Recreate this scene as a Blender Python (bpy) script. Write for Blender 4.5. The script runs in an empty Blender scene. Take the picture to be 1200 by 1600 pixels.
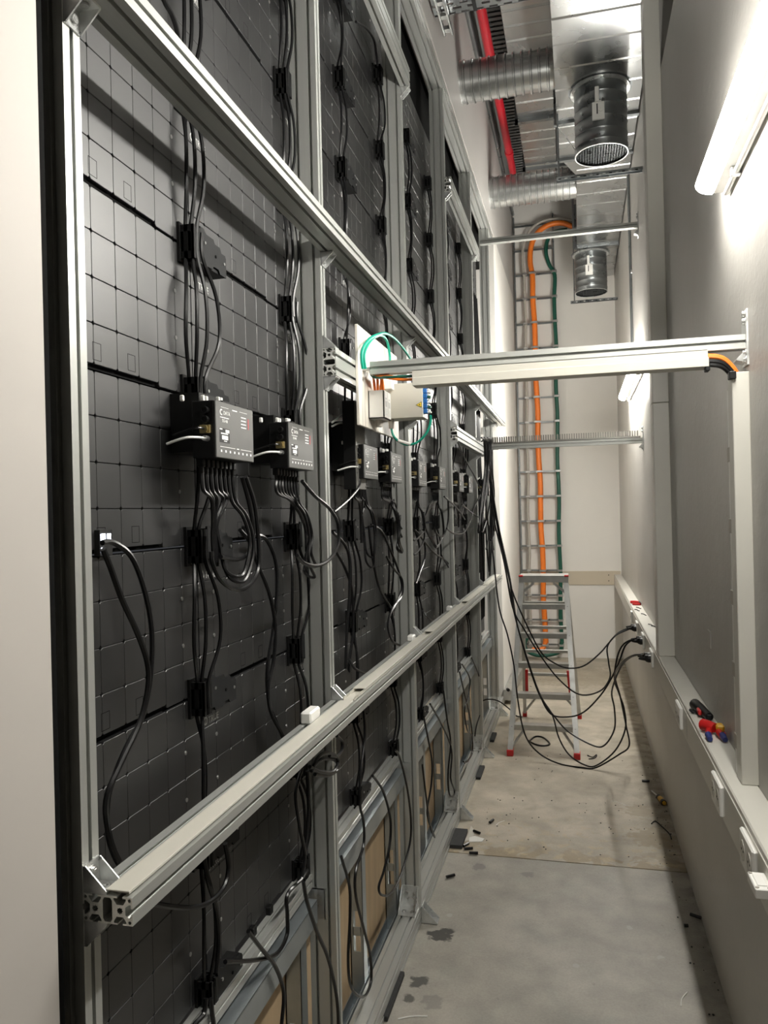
import bpy, bmesh, math, random
from mathutils import Vector, Matrix
random.seed(7)
C = bpy.context.scene.collection
SC = bpy.context.scene

# ------------------------------------------------------------------ camera
F_PX = 1200.0
ROLL = math.atan(.024)
CAMH = 1.7
def _unroll(x, y):
    dx, dy = x - 600.0, y - 800.0
    c, s = math.cos(ROLL), math.sin(ROLL)
    return dx * c - dy * s, dx * s + dy * c
_vp = _unroll(904, 794)
PITCH = math.atan(_vp[1] / F_PX)
YAW = math.atan(_vp[0] / F_PX * math.cos(PITCH))
_cy, _sy, _cp, _sp = math.cos(YAW), math.sin(YAW), math.cos(PITCH), math.sin(PITCH)
FW = Vector((-_sy * _cp, _cy * _cp, _sp)); RT = Vector((_cy, _sy, 0)); UPV = RT.cross(FW)
O = Vector((0, 0, CAMH))
cam_data = bpy.data.cameras.new('camera'); cam = bpy.data.objects.new('camera', cam_data); C.objects.link(cam)
cam_data.sensor_fit = 'HORIZONTAL'; cam_data.sensor_width = 36.0; cam_data.lens = 36.0 * F_PX / 1200.0
cam_data.clip_start = .02; cam_data.clip_end = 60
_c, _s = math.cos(ROLL), math.sin(ROLL)
_xr = RT * _c - UPV * _s; _yu = RT * _s + UPV * _c
_m = Matrix.Identity(4)
for i in range(3):
    _m[i][0] = _xr[i]; _m[i][1] = _yu[i]; _m[i][2] = -FW[i]; _m[i][3] = O[i]
cam.matrix_world = _m
SC.camera = cam
def _ray(x, y):
    a, b = _unroll(x, y); return FW * F_PX + RT * a - UPV * b
def atX(X, x, y):
    d = _ray(x, y); return O + d * ((X - O.x) / d.x)
def atY(Y, x, y):
    d = _ray(x, y); return O + d * ((Y - O.y) / d.y)
def atZ(Z, x, y):
    d = _ray(x, y); return O + d * ((Z - O.z) / d.z)

# ------------------------------------------------------------------ world, exposure
W = bpy.data.worlds.new('world'); SC.world = W; W.use_nodes = True
W.node_tree.nodes['Background'].inputs[0].default_value = (.75, .78, .85, 1)
W.node_tree.nodes['Background'].inputs[1].default_value = .03
SC.view_settings.view_transform = 'Standard'; SC.view_settings.look = 'None'
SC.view_settings.exposure = 1.12; SC.view_settings.gamma = 1.0
SC.view_settings.use_curve_mapping = False
LAMP, LAMP_FAR = 66.0, 112.0        # emission of the near and the far wall batten

# ------------------------------------------------------------------ materials
MATS = {}
def _nodes(name):
    m = bpy.data.materials.new(name); m.use_nodes = True
    nt = m.node_tree; return m, nt, nt.nodes['Principled BSDF']
def mat(name, col, rough=.5, metal=0., noise=0., nscale=20., bump=0., bscale=200., spec=.5, stretch=None, rvar=0., ior=1.5):
    m, nt, b = _nodes(name)
    b.inputs['Base Color'].default_value = (*col, 1); b.inputs['Roughness'].default_value = rough
    b.inputs['Metallic'].default_value = metal; b.inputs['Specular IOR Level'].default_value = spec; b.inputs['IOR'].default_value = ior
    tc = nt.nodes.new('ShaderNodeTexCoord'); vec = tc.outputs['Object']
    if stretch:
        mp = nt.nodes.new('ShaderNodeMapping'); mp.inputs['Scale'].default_value = stretch
        nt.links.new(vec, mp.inputs[0]); vec = mp.outputs[0]
    if noise or rvar:
        n = nt.nodes.new('ShaderNodeTexNoise'); n.inputs['Scale'].default_value = nscale; n.inputs['Detail'].default_value = 5
        nt.links.new(vec, n.inputs['Vector'])
        if noise:
            r = nt.nodes.new('ShaderNodeMapRange')
            r.inputs['From Min'].default_value = .3; r.inputs['From Max'].default_value = .7
            r.inputs['To Min'].default_value = 1 - noise; r.inputs['To Max'].default_value = 1 + noise
            nt.links.new(n.outputs[0], r.inputs[0])
            mx = nt.nodes.new('ShaderNodeVectorMath'); mx.operation = 'SCALE'
            mx.inputs[0].default_value = col; nt.links.new(r.outputs[0], mx.inputs['Scale'])
            nt.links.new(mx.outputs[0], b.inputs['Base Color'])
        if rvar:
            r2 = nt.nodes.new('ShaderNodeMapRange'); r2.inputs['From Min'].default_value = .3; r2.inputs['From Max'].default_value = .7
            r2.inputs['To Min'].default_value = rough - rvar; r2.inputs['To Max'].default_value = rough + rvar
            nt.links.new(n.outputs[0], r2.inputs[0]); nt.links.new(r2.outputs[0], b.inputs['Roughness'])
    if bump:
        n2 = nt.nodes.new('ShaderNodeTexNoise'); n2.inputs['Scale'].default_value = bscale; n2.inputs['Detail'].default_value = 4
        nt.links.new(vec, n2.inputs['Vector'])
        bp = nt.nodes.new('ShaderNodeBump'); bp.inputs['Strength'].default_value = bump; bp.inputs['Distance'].default_value = .002
        nt.links.new(n2.outputs[0], bp.inputs['Height']); nt.links.new(bp.outputs[0], b.inputs['Normal'])
    MATS[name] = m; return m
mat('alu', (.53, .54, .515), .37, .6, noise=.03, nscale=6, bump=.05, bscale=60, stretch=(40, 40, 1))
mat('alu_cut', (.80, .80, .76), .40, .5)
mat('alu_ladder', (.50, .50, .48), .36, .7, noise=.12, nscale=14)
mat('zinc', (.66, .67, .66), .33, .75, noise=.15, nscale=40, rvar=.08)
mat('galv', (.40, .405, .40), .27, .92, noise=.05, nscale=3, rvar=.04)
mat('galv_spiral', (.56, .57, .565), .24, .95)
mat('galv_dark', (.27, .285, .29), .30, .9, noise=.10, nscale=10, rvar=.05)
mat('galv_track', (.42, .46, .48), .35, .8, noise=.10, nscale=12, rvar=.05)
mat('led', (.0065, .0065, .007), .44, 0, bump=.04, bscale=900, spec=.85, ior=1.68)
mat('led_gap', (.004, .004, .004), .8, spec=.08)
mat('black_plastic', (.006, .006, .006), .42, spec=.32)
mat('black_steel', (.010, .0105, .011), .52, spec=.22)
mat('cable', (.006, .006, .0065), .29, spec=.36)
mat('rubber', (.03, .03, .03), .8, noise=.2, nscale=60)
mat('box_front', (.105, .105, .10), .42, .2, noise=.06, nscale=14)
mat('psu_front', (.17, .165, .15), .45, .4, noise=.10, nscale=40)
mat('white_plastic', (.82, .81, .77), .38, noise=.02)
mat('cream', (.56, .54, .475), .45, noise=.03, nscale=4)
mat('trunking', (.60, .585, .53), .35, noise=.03, nscale=3)
mat('print_white', (.85, .85, .83), .6)
mat('print_grey', (.48, .48, .47), .6)
mat('label_black', (.008, .008, .008), .5)
mat('orange', (.85, .20, .02), .42)
mat('green', (.008, .085, .055), .42)
mat('teal', (.01, .36, .24), .38)
mat('grey_cable', (.42, .39, .34), .5)
mat('wire_white', (.75, .75, .73), .4)
mat('blue', (.02, .13, .40), .4)
mat('yellow', (.80, .58, .04), .5)
mat('red', (.50, .012, .012), .35)
mat('pipe_red', (.40, .008, .018), .30, noise=.05)
mat('tool_yellow', (.72, .42, .03), .42)
mat('tool_blue', (.015, .03, .16), .45)
mat('steel', (.55, .55, .54), .28, .9)
mat('brass', (.62, .50, .24), .3, .9)
mat('plywood', (.52, .385, .235), .55, noise=.12, nscale=3, stretch=(8, 8, 1))
mat('tan_board', (.56, .49, .38), .55, noise=.04, nscale=3)
mat('paper', (.78, .77, .73), .7)
mat('board_white', (.74, .70, .62), .5, noise=.28, nscale=5, stretch=(1, 14, 1.2), bump=.25, bscale=14)
mat('ceiling', (.16, .155, .15), .8, noise=.08, nscale=2)
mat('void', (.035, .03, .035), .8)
mat('wall_white', (.76, .735, .69), .6, noise=.02, nscale=3, bump=.05, bscale=60)
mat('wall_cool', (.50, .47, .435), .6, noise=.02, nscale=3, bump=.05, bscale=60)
mat('comb_shade', (.33, .32, .29), .5)  # shadow side of the far comb duct, painted as a darker grey
mat('header_paint', (.52, .50, .475), .55, noise=.03, nscale=2, bump=.05, bscale=60)
def emis(name, col, s):
    m, nt, b = _nodes(name); b.inputs['Base Color'].default_value = (.9, .9, .88, 1)
    b.inputs['Emission Color'].default_value = (*col, 1); b.inputs['Emission Strength'].default_value = s; MATS[name] = m
emis('lamp', (1.0, .972, .905), LAMP)
emis('lamp_far', (1.0, .972, .905), LAMP_FAR)
emis('led_indicator', (.8, .85, 1.0), 6.0)

def plaster():
    m, nt, b = _nodes('plaster'); b.inputs['Roughness'].default_value = .42
    tc = nt.nodes.new('ShaderNodeTexCoord')
    n = nt.nodes.new('ShaderNodeTexNoise'); n.inputs['Scale'].default_value = 1.3; n.inputs['Detail'].default_value = 6
    nt.links.new(tc.outputs['Object'], n.inputs['Vector'])
    r = nt.nodes.new('ShaderNodeValToRGB')
    r.color_ramp.elements[0].position = .3; r.color_ramp.elements[0].color = (.42, .405, .375, 1)
    r.color_ramp.elements[1].position = .7; r.color_ramp.elements[1].color = (.50, .482, .45, 1)
    nt.links.new(n.outputs[0], r.inputs[0]); nt.links.new(r.outputs[0], b.inputs['Base Color'])
    n2 = nt.nodes.new('ShaderNodeTexNoise'); n2.inputs['Scale'].default_value = 55; n2.inputs['Detail'].default_value = 7; n2.inputs['Distortion'].default_value = .6
    n3 = nt.nodes.new('ShaderNodeTexNoise'); n3.inputs['Scale'].default_value = 7; n3.inputs['Detail'].default_value = 3
    nt.links.new(tc.outputs['Object'], n2.inputs['Vector']); nt.links.new(tc.outputs['Object'], n3.inputs['Vector'])
    ad = nt.nodes.new('ShaderNodeMath'); ad.operation = 'MULTIPLY_ADD'; ad.inputs[1].default_value = .35
    nt.links.new(n2.outputs[0], ad.inputs[0]); nt.links.new(n3.outputs[0], ad.inputs[2])
    bp = nt.nodes.new('ShaderNodeBump'); bp.inputs['Strength'].default_value = .35; bp.inputs['Distance'].default_value = .008
    nt.links.new(ad.outputs[0], bp.inputs['Height']); nt.links.new(bp.outputs[0], b.inputs['Normal'])
    MATS['plaster'] = m
plaster()

def concrete(name, c0, c1, patch, stains, pscale=2.2, rough=.55, band=None, edge=None):
    """stains: (x, y, radius, colour, strength) spots with ragged rims that belong to the slab"""
    m, nt, b = _nodes(name); b.inputs['Roughness'].default_value = rough
    L = nt.links.new
    tc = nt.nodes.new('ShaderNodeTexCoord'); geo = nt.nodes.new('ShaderNodeNewGeometry'); pos = geo.outputs['Position']
    def noise(sc, det=6, dist=0.):
        n = nt.nodes.new('ShaderNodeTexNoise'); n.inputs['Scale'].default_value = sc; n.inputs['Detail'].default_value = det
        n.inputs['Distortion'].default_value = dist; L(pos, n.inputs['Vector']); return n.outputs[0]
    def ramp(v, p0, a, p1, bb):
        r = nt.nodes.new('ShaderNodeValToRGB'); r.color_ramp.elements[0].position = p0; r.color_ramp.elements[0].color = (*a, 1)
        r.color_ramp.elements[1].position = p1; r.color_ramp.elements[1].color = (*bb, 1); L(v, r.inputs[0]); return r.outputs[0]
    def mix(f, a, bb):
        x = nt.nodes.new('ShaderNodeMix'); x.data_type = 'RGBA'
        if isinstance(f, float): x.inputs[0].default_value = f
        else: L(f, x.inputs[0])
        for s, v in ((6, a), (7, bb)):
            if isinstance(v, tuple): x.inputs[s].default_value = (*v, 1)
            else: L(v, x.inputs[s])
        return x.outputs[2]
    col = ramp(noise(pscale), .32, c0, .68, c1)
    pn = ramp(noise(pscale * 2.7, 8, .4), .54, (0, 0, 0), .70, (1, 1, 1))
    pm = nt.nodes.new('ShaderNodeMath'); pm.operation = 'MULTIPLY'; pm.inputs[1].default_value = .55; L(pn, pm.inputs[0])
    col = mix(pm.outputs[0], col, patch)
    sp = ramp(noise(46, 3), .68, (0, 0, 0), .74, (1, 1, 1))
    sm = nt.nodes.new('ShaderNodeMath'); sm.operation = 'MULTIPLY'; sm.inputs[1].default_value = .35; L(sp, sm.inputs[0])
    col = mix(sm.outputs[0], col, tuple(v * .55 for v in c0))
    def rng(v, a, bb):
        mr = nt.nodes.new('ShaderNodeMapRange'); mr.inputs['From Min'].default_value = a; mr.inputs['From Max'].default_value = bb; L(v, mr.inputs[0]); return mr.outputs[0]
    def mul(a, bb, k=1.):
        m1 = nt.nodes.new('ShaderNodeMath'); m1.operation = 'MULTIPLY'; L(a, m1.inputs[0]); L(bb, m1.inputs[1])
        m2 = nt.nodes.new('ShaderNodeMath'); m2.operation = 'MULTIPLY'; L(m1.outputs[0], m2.inputs[0]); m2.inputs[1].default_value = k; return m2.outputs[0]
    sep = nt.nodes.new('ShaderNodeSeparateXYZ'); L(pos, sep.inputs[0])
    if band:      # worn strip of old adhesive along the joint between the two slabs
        (ya, yb, bc) = band
        col = mix(mul(rng(sep.outputs[1], yb, ya), rng(noise(9, 6, .5), .46, .52), .75), col, bc)
        col = mix(mul(rng(sep.outputs[1], yb + .5, ya), rng(noise(17, 6, .3), .56, .60), .5), col, tuple(min(1, v * 1.6) for v in bc))
    if edge:      # darker brown band along the right wall, broken up by noise
        (xa, xb, ec) = edge
        col = mix(mul(rng(sep.outputs[0], xa, xb), rng(noise(11, 7, .3), .38, .62), .8), col, ec)
    fine = ramp(noise(120, 4), .30, (.82, .82, .82), .70, (1.12, 1.12, 1.12))
    fm = nt.nodes.new('ShaderNodeMix'); fm.data_type = 'RGBA'; fm.blend_type = 'MULTIPLY'; fm.inputs[0].default_value = .45; L(col, fm.inputs[6]); L(fine, fm.inputs[7]); col = fm.outputs[2]
    mott = ramp(noise(7.5, 10, .15), .30, (.82, .82, .82), .70, (1.15, 1.145, 1.13))
    f2 = nt.nodes.new('ShaderNodeMix'); f2.data_type = 'RGBA'; f2.blend_type = 'MULTIPLY'; f2.inputs[0].default_value = .9; L(col, f2.inputs[6]); L(mott, f2.inputs[7]); col = f2.outputs[2]
    wob = noise(30, 7, .5)
    for (sx, sy, rad, sc, st) in stains:
        d = nt.nodes.new('ShaderNodeVectorMath'); d.operation = 'DISTANCE'; d.inputs[1].default_value = (sx, sy, 0); L(pos, d.inputs[0])
        w = nt.nodes.new('ShaderNodeMath'); w.operation = 'MULTIPLY_ADD'; w.inputs[1].default_value = rad * 2.4
        L(wob, w.inputs[0]); L(d.outputs['Value'], w.inputs[2])
        mr = nt.nodes.new('ShaderNodeMapRange'); mr.inputs['From Min'].default_value = rad * 1.95; mr.inputs['From Max'].default_value = rad * 2.25
        mr.inputs['To Min'].default_value = st; mr.inputs['To Max'].default_value = 0; L(w.outputs[0], mr.inputs[0])
        col = mix(mr.outputs[0], col, sc)
    L(col, b.inputs['Base Color'])
    bp = nt.nodes.new('ShaderNodeBump'); bp.inputs['Strength'].default_value = .25; bp.inputs['Distance'].default_value = .003
    L(noise(38, 8), bp.inputs['Height']); L(bp.outputs[0], b.inputs['Normal'])
    MATS[name] = m
concrete('screed_grey', (.308, .290, .252), (.388, .365, .320), (.318, .318, .278),
         [(-.574, 3.04, .05, (0.028, 0.027, 0.025), .9), (-.60, 2.72, .035, (0.042, 0.042, 0.038), .85), (-.615, 2.62, .022, (0.056, 0.056, 0.049), .8),
          (-.18, 2.25, .20, (0.154, 0.147, 0.133), .6), (-.50, 3.66, .035, (0.154, 0.150, 0.143), .6), (-.27, 3.63, .03, (0.168, 0.164, 0.154), .6),
          (-.42, 2.40, .035, (0.154, 0.150, 0.140), .6), (-.53, 2.62, .04, (0.175, 0.171, 0.154), .5), (.16, 3.25, .014, (0.420, 0.413, 0.392), .7),
          (.26, 3.06, .016, (0.420, 0.413, 0.392), .7), (-.05, 2.94, .012, (0.420, 0.413, 0.392), .6), (-.57, 3.20, .014, (0.420, 0.413, 0.392), .6)], edge=(.38, .46, (0.119, 0.112, 0.098)))
concrete('screed_old', (.345, .307, .243), (.475, .426, .348), (.300, .260, .195),
         [(.33, 4.15, .13, (0.252, 0.196, 0.112), .5), (.30, 4.5, .10, (0.266, 0.210, 0.126), .45), (-.05, 8.0, .5, (0.294, 0.245, 0.168), .5)],
         pscale=3.0, band=(3.84, 4.02, (0.294, 0.231, 0.140)), edge=(.28, .42, (0.168, 0.140, 0.091)))

# ------------------------------------------------------------------ mesh helpers
ORG = {}
class MB:
    def __init__(s): s.v = []; s.f = []
    def add(s, vs, fs):
        o = len(s.v); s.v += [tuple(p) for p in vs]; s.f += [tuple(i + o for i in f) for f in fs]; return s
    def box(s, x0, x1, y0, y1, z0, z1):
        vs = [(x, y, z) for x in (x0, x1) for y in (y0, y1) for z in (z0, z1)]
        return s.add(vs, [(0, 1, 3, 2), (4, 6, 7, 5), (0, 4, 5, 1), (2, 3, 7, 6), (0, 2, 6, 4), (1, 5, 7, 3)])
    def bbox(s, x0, x1, y0, y1, z0, z1, b=.002):
        """box with its edges chamfered"""
        bm = bmesh.new(); bmesh.ops.create_cube(bm, size=1)
        for v in bm.verts:
            v.co = Vector(((x0 + x1) / 2 + v.co.x * (x1 - x0), (y0 + y1) / 2 + v.co.y * (y1 - y0), (z0 + z1) / 2 + v.co.z * (z1 - z0)))
        bmesh.ops.bevel(bm, geom=bm.edges[:], offset=b, segments=1, affect='EDGES')
        bm.verts.index_update()
        s.add([v.co[:] for v in bm.verts], [tuple(v.index for v in f.verts) for f in bm.faces]); bm.free(); return s
    def prism(s, poly, axis, lo, hi):
        n = len(poly)
        def P(a, b, t):
            return {0: (t, a, b), 1: (a, t, b), 2: (a, b, t)}[axis]
        vs = [P(a, b, lo) for a, b in poly] + [P(a, b, hi) for a, b in poly]
        fs = [tuple(range(n - 1, -1, -1)), tuple(range(n, 2 * n))] + [(i, (i + 1) % n, n + (i + 1) % n, n + i) for i in range(n)]
        return s.add(vs, fs)
    def cyl(s, p0, p1, r, n=12, r1=None, caps=True):
        p0, p1 = Vector(p0), Vector(p1); r1 = r if r1 is None else r1
        d = (p1 - p0).normalized(); a = d.orthogonal().normalized(); b = d.cross(a)
        vs = []
        for p, rr in ((p0, r), (p1, r1)):
            for i in range(n):
                t = 2 * math.pi * i / n; vs.append(p + (a * math.cos(t) + b * math.sin(t)) * rr)
        fs = [(i, (i + 1) % n, n + (i + 1) % n, n + i) for i in range(n)]
        if caps: fs += [tuple(range(n - 1, -1, -1)), tuple(range(n, 2 * n))]
        return s.add(vs, fs)
    def pipe(s, p0, p1, r, ri, n=24):
        p0, p1 = Vector(p0), Vector(p1); d = (p1 - p0).normalized(); a = d.orthogonal().normalized(); b = d.cross(a); vs = []
        for p, rr in ((p0, r), (p1, r), (p1, ri), (p0, ri)):
            for i in range(n):
                t = 2 * math.pi * i / n; vs.append(p + (a * math.cos(t) + b * math.sin(t)) * rr)
        fs = []
        for k in range(4):
            o, q = k * n, ((k + 1) % 4) * n
            fs += [(o + i, o + (i + 1) % n, q + (i + 1) % n, q + i) for i in range(n)]
        return s.add(vs, fs)
    def tube(s, pts, r, n=7, sub=6):
        P = spline([Vector(p) for p in pts], sub); m = len(P)
        d = (P[1] - P[0]).normalized(); a = d.orthogonal().normalized(); vs = []
        for i, p in enumerate(P):
            t = (P[min(i + 1, m - 1)] - P[max(i - 1, 0)])
            if t.length < 1e-7: t = d.copy()
            t.normalize(); a = (a - t * a.dot(t))
            a = a.normalized() if a.length > 1e-6 else t.orthogonal().normalized()
            b = t.cross(a)
            rr = r(i / (m - 1)) if callable(r) else r
            for k in range(n):
                g = 2 * math.pi * k / n; vs.append(p + (a * math.cos(g) + b * math.sin(g)) * rr)
        fs = [(i * n + k, i * n + (k + 1) % n, (i + 1) * n + (k + 1) % n, (i + 1) * n + k) for i in range(m - 1) for k in range(n)]
        fs += [tuple(range(n - 1, -1, -1)), tuple(range((m - 1) * n, m * n))]
        return s.add(vs, fs)
    def lathe(s, prof, base, axis=2, n=32):
        vs, fs = [], []
        for (r, h) in prof:
            for i in range(n):
                t = 2 * math.pi * i / n; u, w = r * math.cos(t), r * math.sin(t)
                p = {2: (u, w, h), 0: (h, u, w), 1: (w, h, u)}[axis]
                vs.append((base[0] + p[0], base[1] + p[1], base[2] + p[2]))
        for k in range(len(prof) - 1):
            fs += [(k * n + i, k * n + (i + 1) % n, (k + 1) * n + (i + 1) % n, (k + 1) * n + i) for i in range(n)]
        return s.add(vs, fs)
    def mesh(s, name, material, off=(0, 0, 0), smooth=False):
        me = bpy.data.meshes.new(name)
        me.from_pydata([(p[0] - off[0], p[1] - off[1], p[2] - off[2]) for p in s.v], [], s.f); me.update()
        bm = bmesh.new(); bm.from_mesh(me); bmesh.ops.recalc_face_normals(bm, faces=bm.faces); bm.to_mesh(me); bm.free()
        me.materials.append(MATS[material])
        if smooth:
            try: me.shade_smooth(); me.set_sharp_from_angle(angle=math.radians(40))
            except Exception: pass
        return me
    def build(s, name, material, parent=None, smooth=False, label=None, kind=None):
        """a part of parent (coordinates in the world), or a thing of its own standing at its base"""
        if parent is None:
            xs, ys, zs = zip(*s.v); off = Vector(((min(xs) + max(xs)) / 2, (min(ys) + max(ys)) / 2, min(zs)))
        else: off = ORG[parent.name]
        o = bpy.data.objects.new(name, s.mesh(name, material, off, smooth)); C.objects.link(o)
        ORG[o.name] = off
        if parent is None: o.location = off
        else: o.parent = parent
        if label: o['label'] = label
        if kind: o['kind'] = kind
        return o
def spline(P, sub):
    if len(P) < 3: return P
    out = []
    for i in range(len(P) - 1):
        p0, p1, p2, p3 = P[max(i - 1, 0)], P[i], P[i + 1], P[min(i + 2, len(P) - 1)]
        for k in range(sub):
            t = k / sub
            out.append(.5 * ((2 * p1) + (p2 - p0) * t + (2 * p0 - 5 * p1 + 4 * p2 - p3) * t * t + (3 * p1 - p0 - 3 * p2 + p3) * t ** 3))
    out.append(P[-1]); return out
def tag(o, label, cat, group=None):
    o['label'] = label; o['category'] = cat
    if group: o['group'] = group
    return o
def thing(name, loc, label, cat, group=None):
    o = bpy.data.objects.new(name, None); C.objects.link(o); o.location = loc; o.empty_display_size = .05
    ORG[o.name] = Vector(loc); return tag(o, label, cat, group)
def struct(name, mb, material, smooth=False, label=None):
    o = mb.build(name, material, None, smooth); o['kind'] = 'structure'
    if label: o['label'] = label
    return o
def kid(mesh, name, parent, loc=(0, 0, 0), rot=None, scale=None):
    o = bpy.data.objects.new(name, mesh); C.objects.link(o); o.parent = parent; o.location = loc
    if rot: o.rotation_euler = rot
    if scale: o.scale = scale
    ORG[o.name] = ORG[parent.name] + Vector(loc); return o
def copy_tree(src, loc, label=None, group=None):
    def rec(o, par):
        c = o.copy(); C.objects.link(c); c.parent = par
        for ch in list(o.children): rec(ch, c)
        return c
    c = rec(src, None); c.location = loc
    if label: c['label'] = label
    if group: c['group'] = group
    return c
def text_mesh(body, size, material, thick=.0002, align='LEFT'):
    cu = bpy.data.curves.new('lettering', 'FONT'); cu.body = body; cu.size = size; cu.extrude = thick; cu.align_x = align; cu.resolution_u = 2
    t = bpy.data.objects.new('lettering', cu); C.objects.link(t); bpy.context.view_layer.update()
    me = bpy.data.meshes.new_from_object(t.evaluated_get(bpy.context.evaluated_depsgraph_get()))
    bpy.data.objects.remove(t); bpy.data.curves.remove(cu)
    me.materials.clear(); me.materials.append(MATS[material]); return me
# lettering on a face that looks down the +X axis (reads along +Y, up +Z)
ROT_X = (math.pi / 2, 0, math.pi / 2)
ORD = ['first', 'second', 'third', 'fourth', 'fifth', 'sixth', 'seventh', 'eighth', 'ninth', 'tenth']

# ================================================================== SETTING
XW = .45      # right wall face
XF = -.67     # face of the left wall and front of the profile frame
XB = -.746    # back of the posts
XL = -.775    # back face of the LED cabinets
PY, PZ = .5425, .309
Y0 = .917
ZR = [1.641 + PZ * k for k in range(-3, 8)]      # cabinet row boundaries, .714 .. 3.80
YEND = 9.0
fb = MB(); fb.box(-1.4, .62, 3.79, 9.15, -.12, 0); struct('floor', fb, 'screed_old', label='old beige screed floor with worn brown patches')
fb = MB(); fb.box(-1.4, .62, -3.4, 3.786, -.12, -.002); struct('floor', fb, 'screed_grey', label='smooth grey concrete floor with dark stains')
w = MB(); w.box(XW, .60, -3.4, 4.10, 0, 3.89); w.box(XW, .60, 4.10, YEND + .15, 0, 5.6); struct('wall_right', w, 'plaster')
w = MB(); w.box(.72, .80, -3.4, 4.10, 3.6, 5.6); struct('void_dark_sheet', w, 'void')  # near-black sheet, darkness of the open void above the wall put into its colour
w = MB(); w.box(-1.4, .62, YEND, YEND + .15, 0, 5.6); struct('wall_end', w, 'wall_white')
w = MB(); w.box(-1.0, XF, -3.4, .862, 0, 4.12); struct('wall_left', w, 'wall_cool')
w = MB(); w.box(-1.0, XF, 6.78, YEND, 0, 4.12); struct('wall_left_far', w, 'wall_white')
w = MB(); w.box(-1.0, XF, -3.4, YEND, 4.12, 5.6); struct('wall_left_header', w, 'header_paint')
w = MB(); w.box(-1.4, .80, -3.55, -3.4, 0, 5.6); struct('bounce_wall', w, 'wall_white')  # unseen wall added across the continuing corridor to bounce light
w = MB(); w.box(-1.4, .80, -3.4, YEND + .15, 5.6, 5.75); struct('ceiling', w, 'ceiling')
w = MB(); w.box(-.83, -.676, .864, .880, 0, 4.12); w.box(-.83, -.69, .880, .897, 0, 4.12); struct('trim_1', w, 'led_gap', label='black edge strip beside the near post')
w = MB(); w.box(-.83, -.785, .90, 6.75, 3.815, 4.12); struct('trim_2', w, 'led_gap', label='black masking strip above the screen')
w = MB(); w.box(XF - .001, XF + .012, 6.80, YEND, 0, .004); 
# tan board fixed along the end wall at dado height
tb = MB(); tb.bbox(-.66, .44, YEND - .012, YEND - .0005, .83, .985, .001)
tbo = tb.build('tan_board', 'tan_board'); tag(tbo, 'tan wooden rail board fixed across the white end wall', 'board')
for z in (.875, .94):
    s = MB(); s.cyl((.31, YEND - .013, z), (.31, YEND - .0115, z), .006, 8); s.build('screw', 'black_steel', tbo)

# ================================================================== ALUMINIUM PROFILES
P4 = .038
def slot_unit():
    """half widths of a slot, seen from the face inwards: (half width, depth)"""
    return [(.0040, 0), (.0040, .0022), (.0094, .0022), (.0094, .0045), (.0052, .0108)]
def outline(nx, ny):
    hx, hy = nx * P4 / 2, ny * P4 / 2; pts = []
    def side(n, length, f):
        for i in range(n):
            c = -length / 2 + P4 * (i + .5)
            S = slot_unit()
            for (hw, dp) in S: pts.append(f(c - hw, dp))
            for (hw, dp) in reversed(S): pts.append(f(c + hw, dp))
    pts.append((-hx, -hy)); side(nx, 2 * hx, lambda a, d: (a, -hy + d))
    pts.append((hx, -hy)); side(ny, 2 * hy, lambda a, d: (hx - d, a))
    pts.append((hx, hy)); side(nx, 2 * hx, lambda a, d: (-a, hy - d))
    pts.append((-hx, hy)); side(ny, 2 * hy, lambda a, d: (-hx + d, -a))
    return pts
def profile_mesh(nx, ny, name):
    loops = [outline(nx, ny)]
    hx, hy = nx * P4 / 2, ny * P4 / 2
    for i in range(nx):
        for j in range(ny):
            cx, cy = -hx + P4 * (i + .5), -hy + P4 * (j + .5)
            loops.append([(cx + (.0034 if k % 2 else .0050) * math.cos(2 * math.pi * k / 16), cy + (.0034 if k % 2 else .0050) * math.sin(2 * math.pi * k / 16)) for k in range(16)])
    for sx in (-1, 1):
        for sy in (-1, 1):
            cx, cy = sx * (hx - .0042), sy * (hy - .0042)
            loops.append([(cx + .0024 * math.cos(2 * math.pi * k / 8), cy + .0024 * math.sin(2 * math.pi * k / 8)) for k in range(8)])
    def chamber(cx, cy, ax):
        h = P4 / 2 - .0026
        p = [(-.0072, -h + .004), (-.0045, -h), (.0045, -h), (.0072, -h + .004), (.0072, h - .004), (.0045, h), (-.0045, h), (-.0072, h - .004)]
        return [(cx + a, cy + b) if ax == 0 else (cx + b, cy + a) for a, b in p]
    if nx == 2:
        for j in range(ny): loops.append(chamber(0, -hy + P4 * (j + .5), 0))
    if ny == 2 and nx == 1:
        loops.append(chamber(0, 0, 1))
    bm = bmesh.new(); edges = []
    for lp in loops:
        vs = [bm.verts.new((x, y, 0)) for x, y in lp]
        edges += [bm.edges.new((vs[i], vs[(i + 1) % len(vs)])) for i in range(len(vs))]
    bmesh.ops.triangle_fill(bm, use_beauty=True, use_dissolve=False, edges=edges)
    top = bmesh.ops.duplicate(bm, geom=bm.verts[:] + bm.edges[:] + bm.faces[:])
    mp = top['vert_map']
    for f in list(bm.faces): f.material_index = 1
    for v in [g for g in top['geom'] if isinstance(g, bmesh.types.BMVert)]: v.co.z = 1.0
    for e in edges:
        a, b = e.verts
        bm.faces.new((a, b, mp[b], mp[a]))
    bmesh.ops.recalc_face_normals(bm, faces=bm.faces)
    me = bpy.data.meshes.new(name); bm.to_mesh(me); bm.free()
    me.materials.append(MATS['alu']); me.materials.append(MATS['alu_cut']); return me
M21 = profile_mesh(2, 1, 'profile_2x1'); M22 = profile_mesh(2, 2, 'profile_2x2'); M11 = profile_mesh(1, 1, 'profile_1x1'); M12 = profile_mesh(1, 2, 'profile_1x2')
ROT_Y = (math.pi / 2, 0, 0)          # mesh z -> -Y ; mesh y -> z
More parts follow.
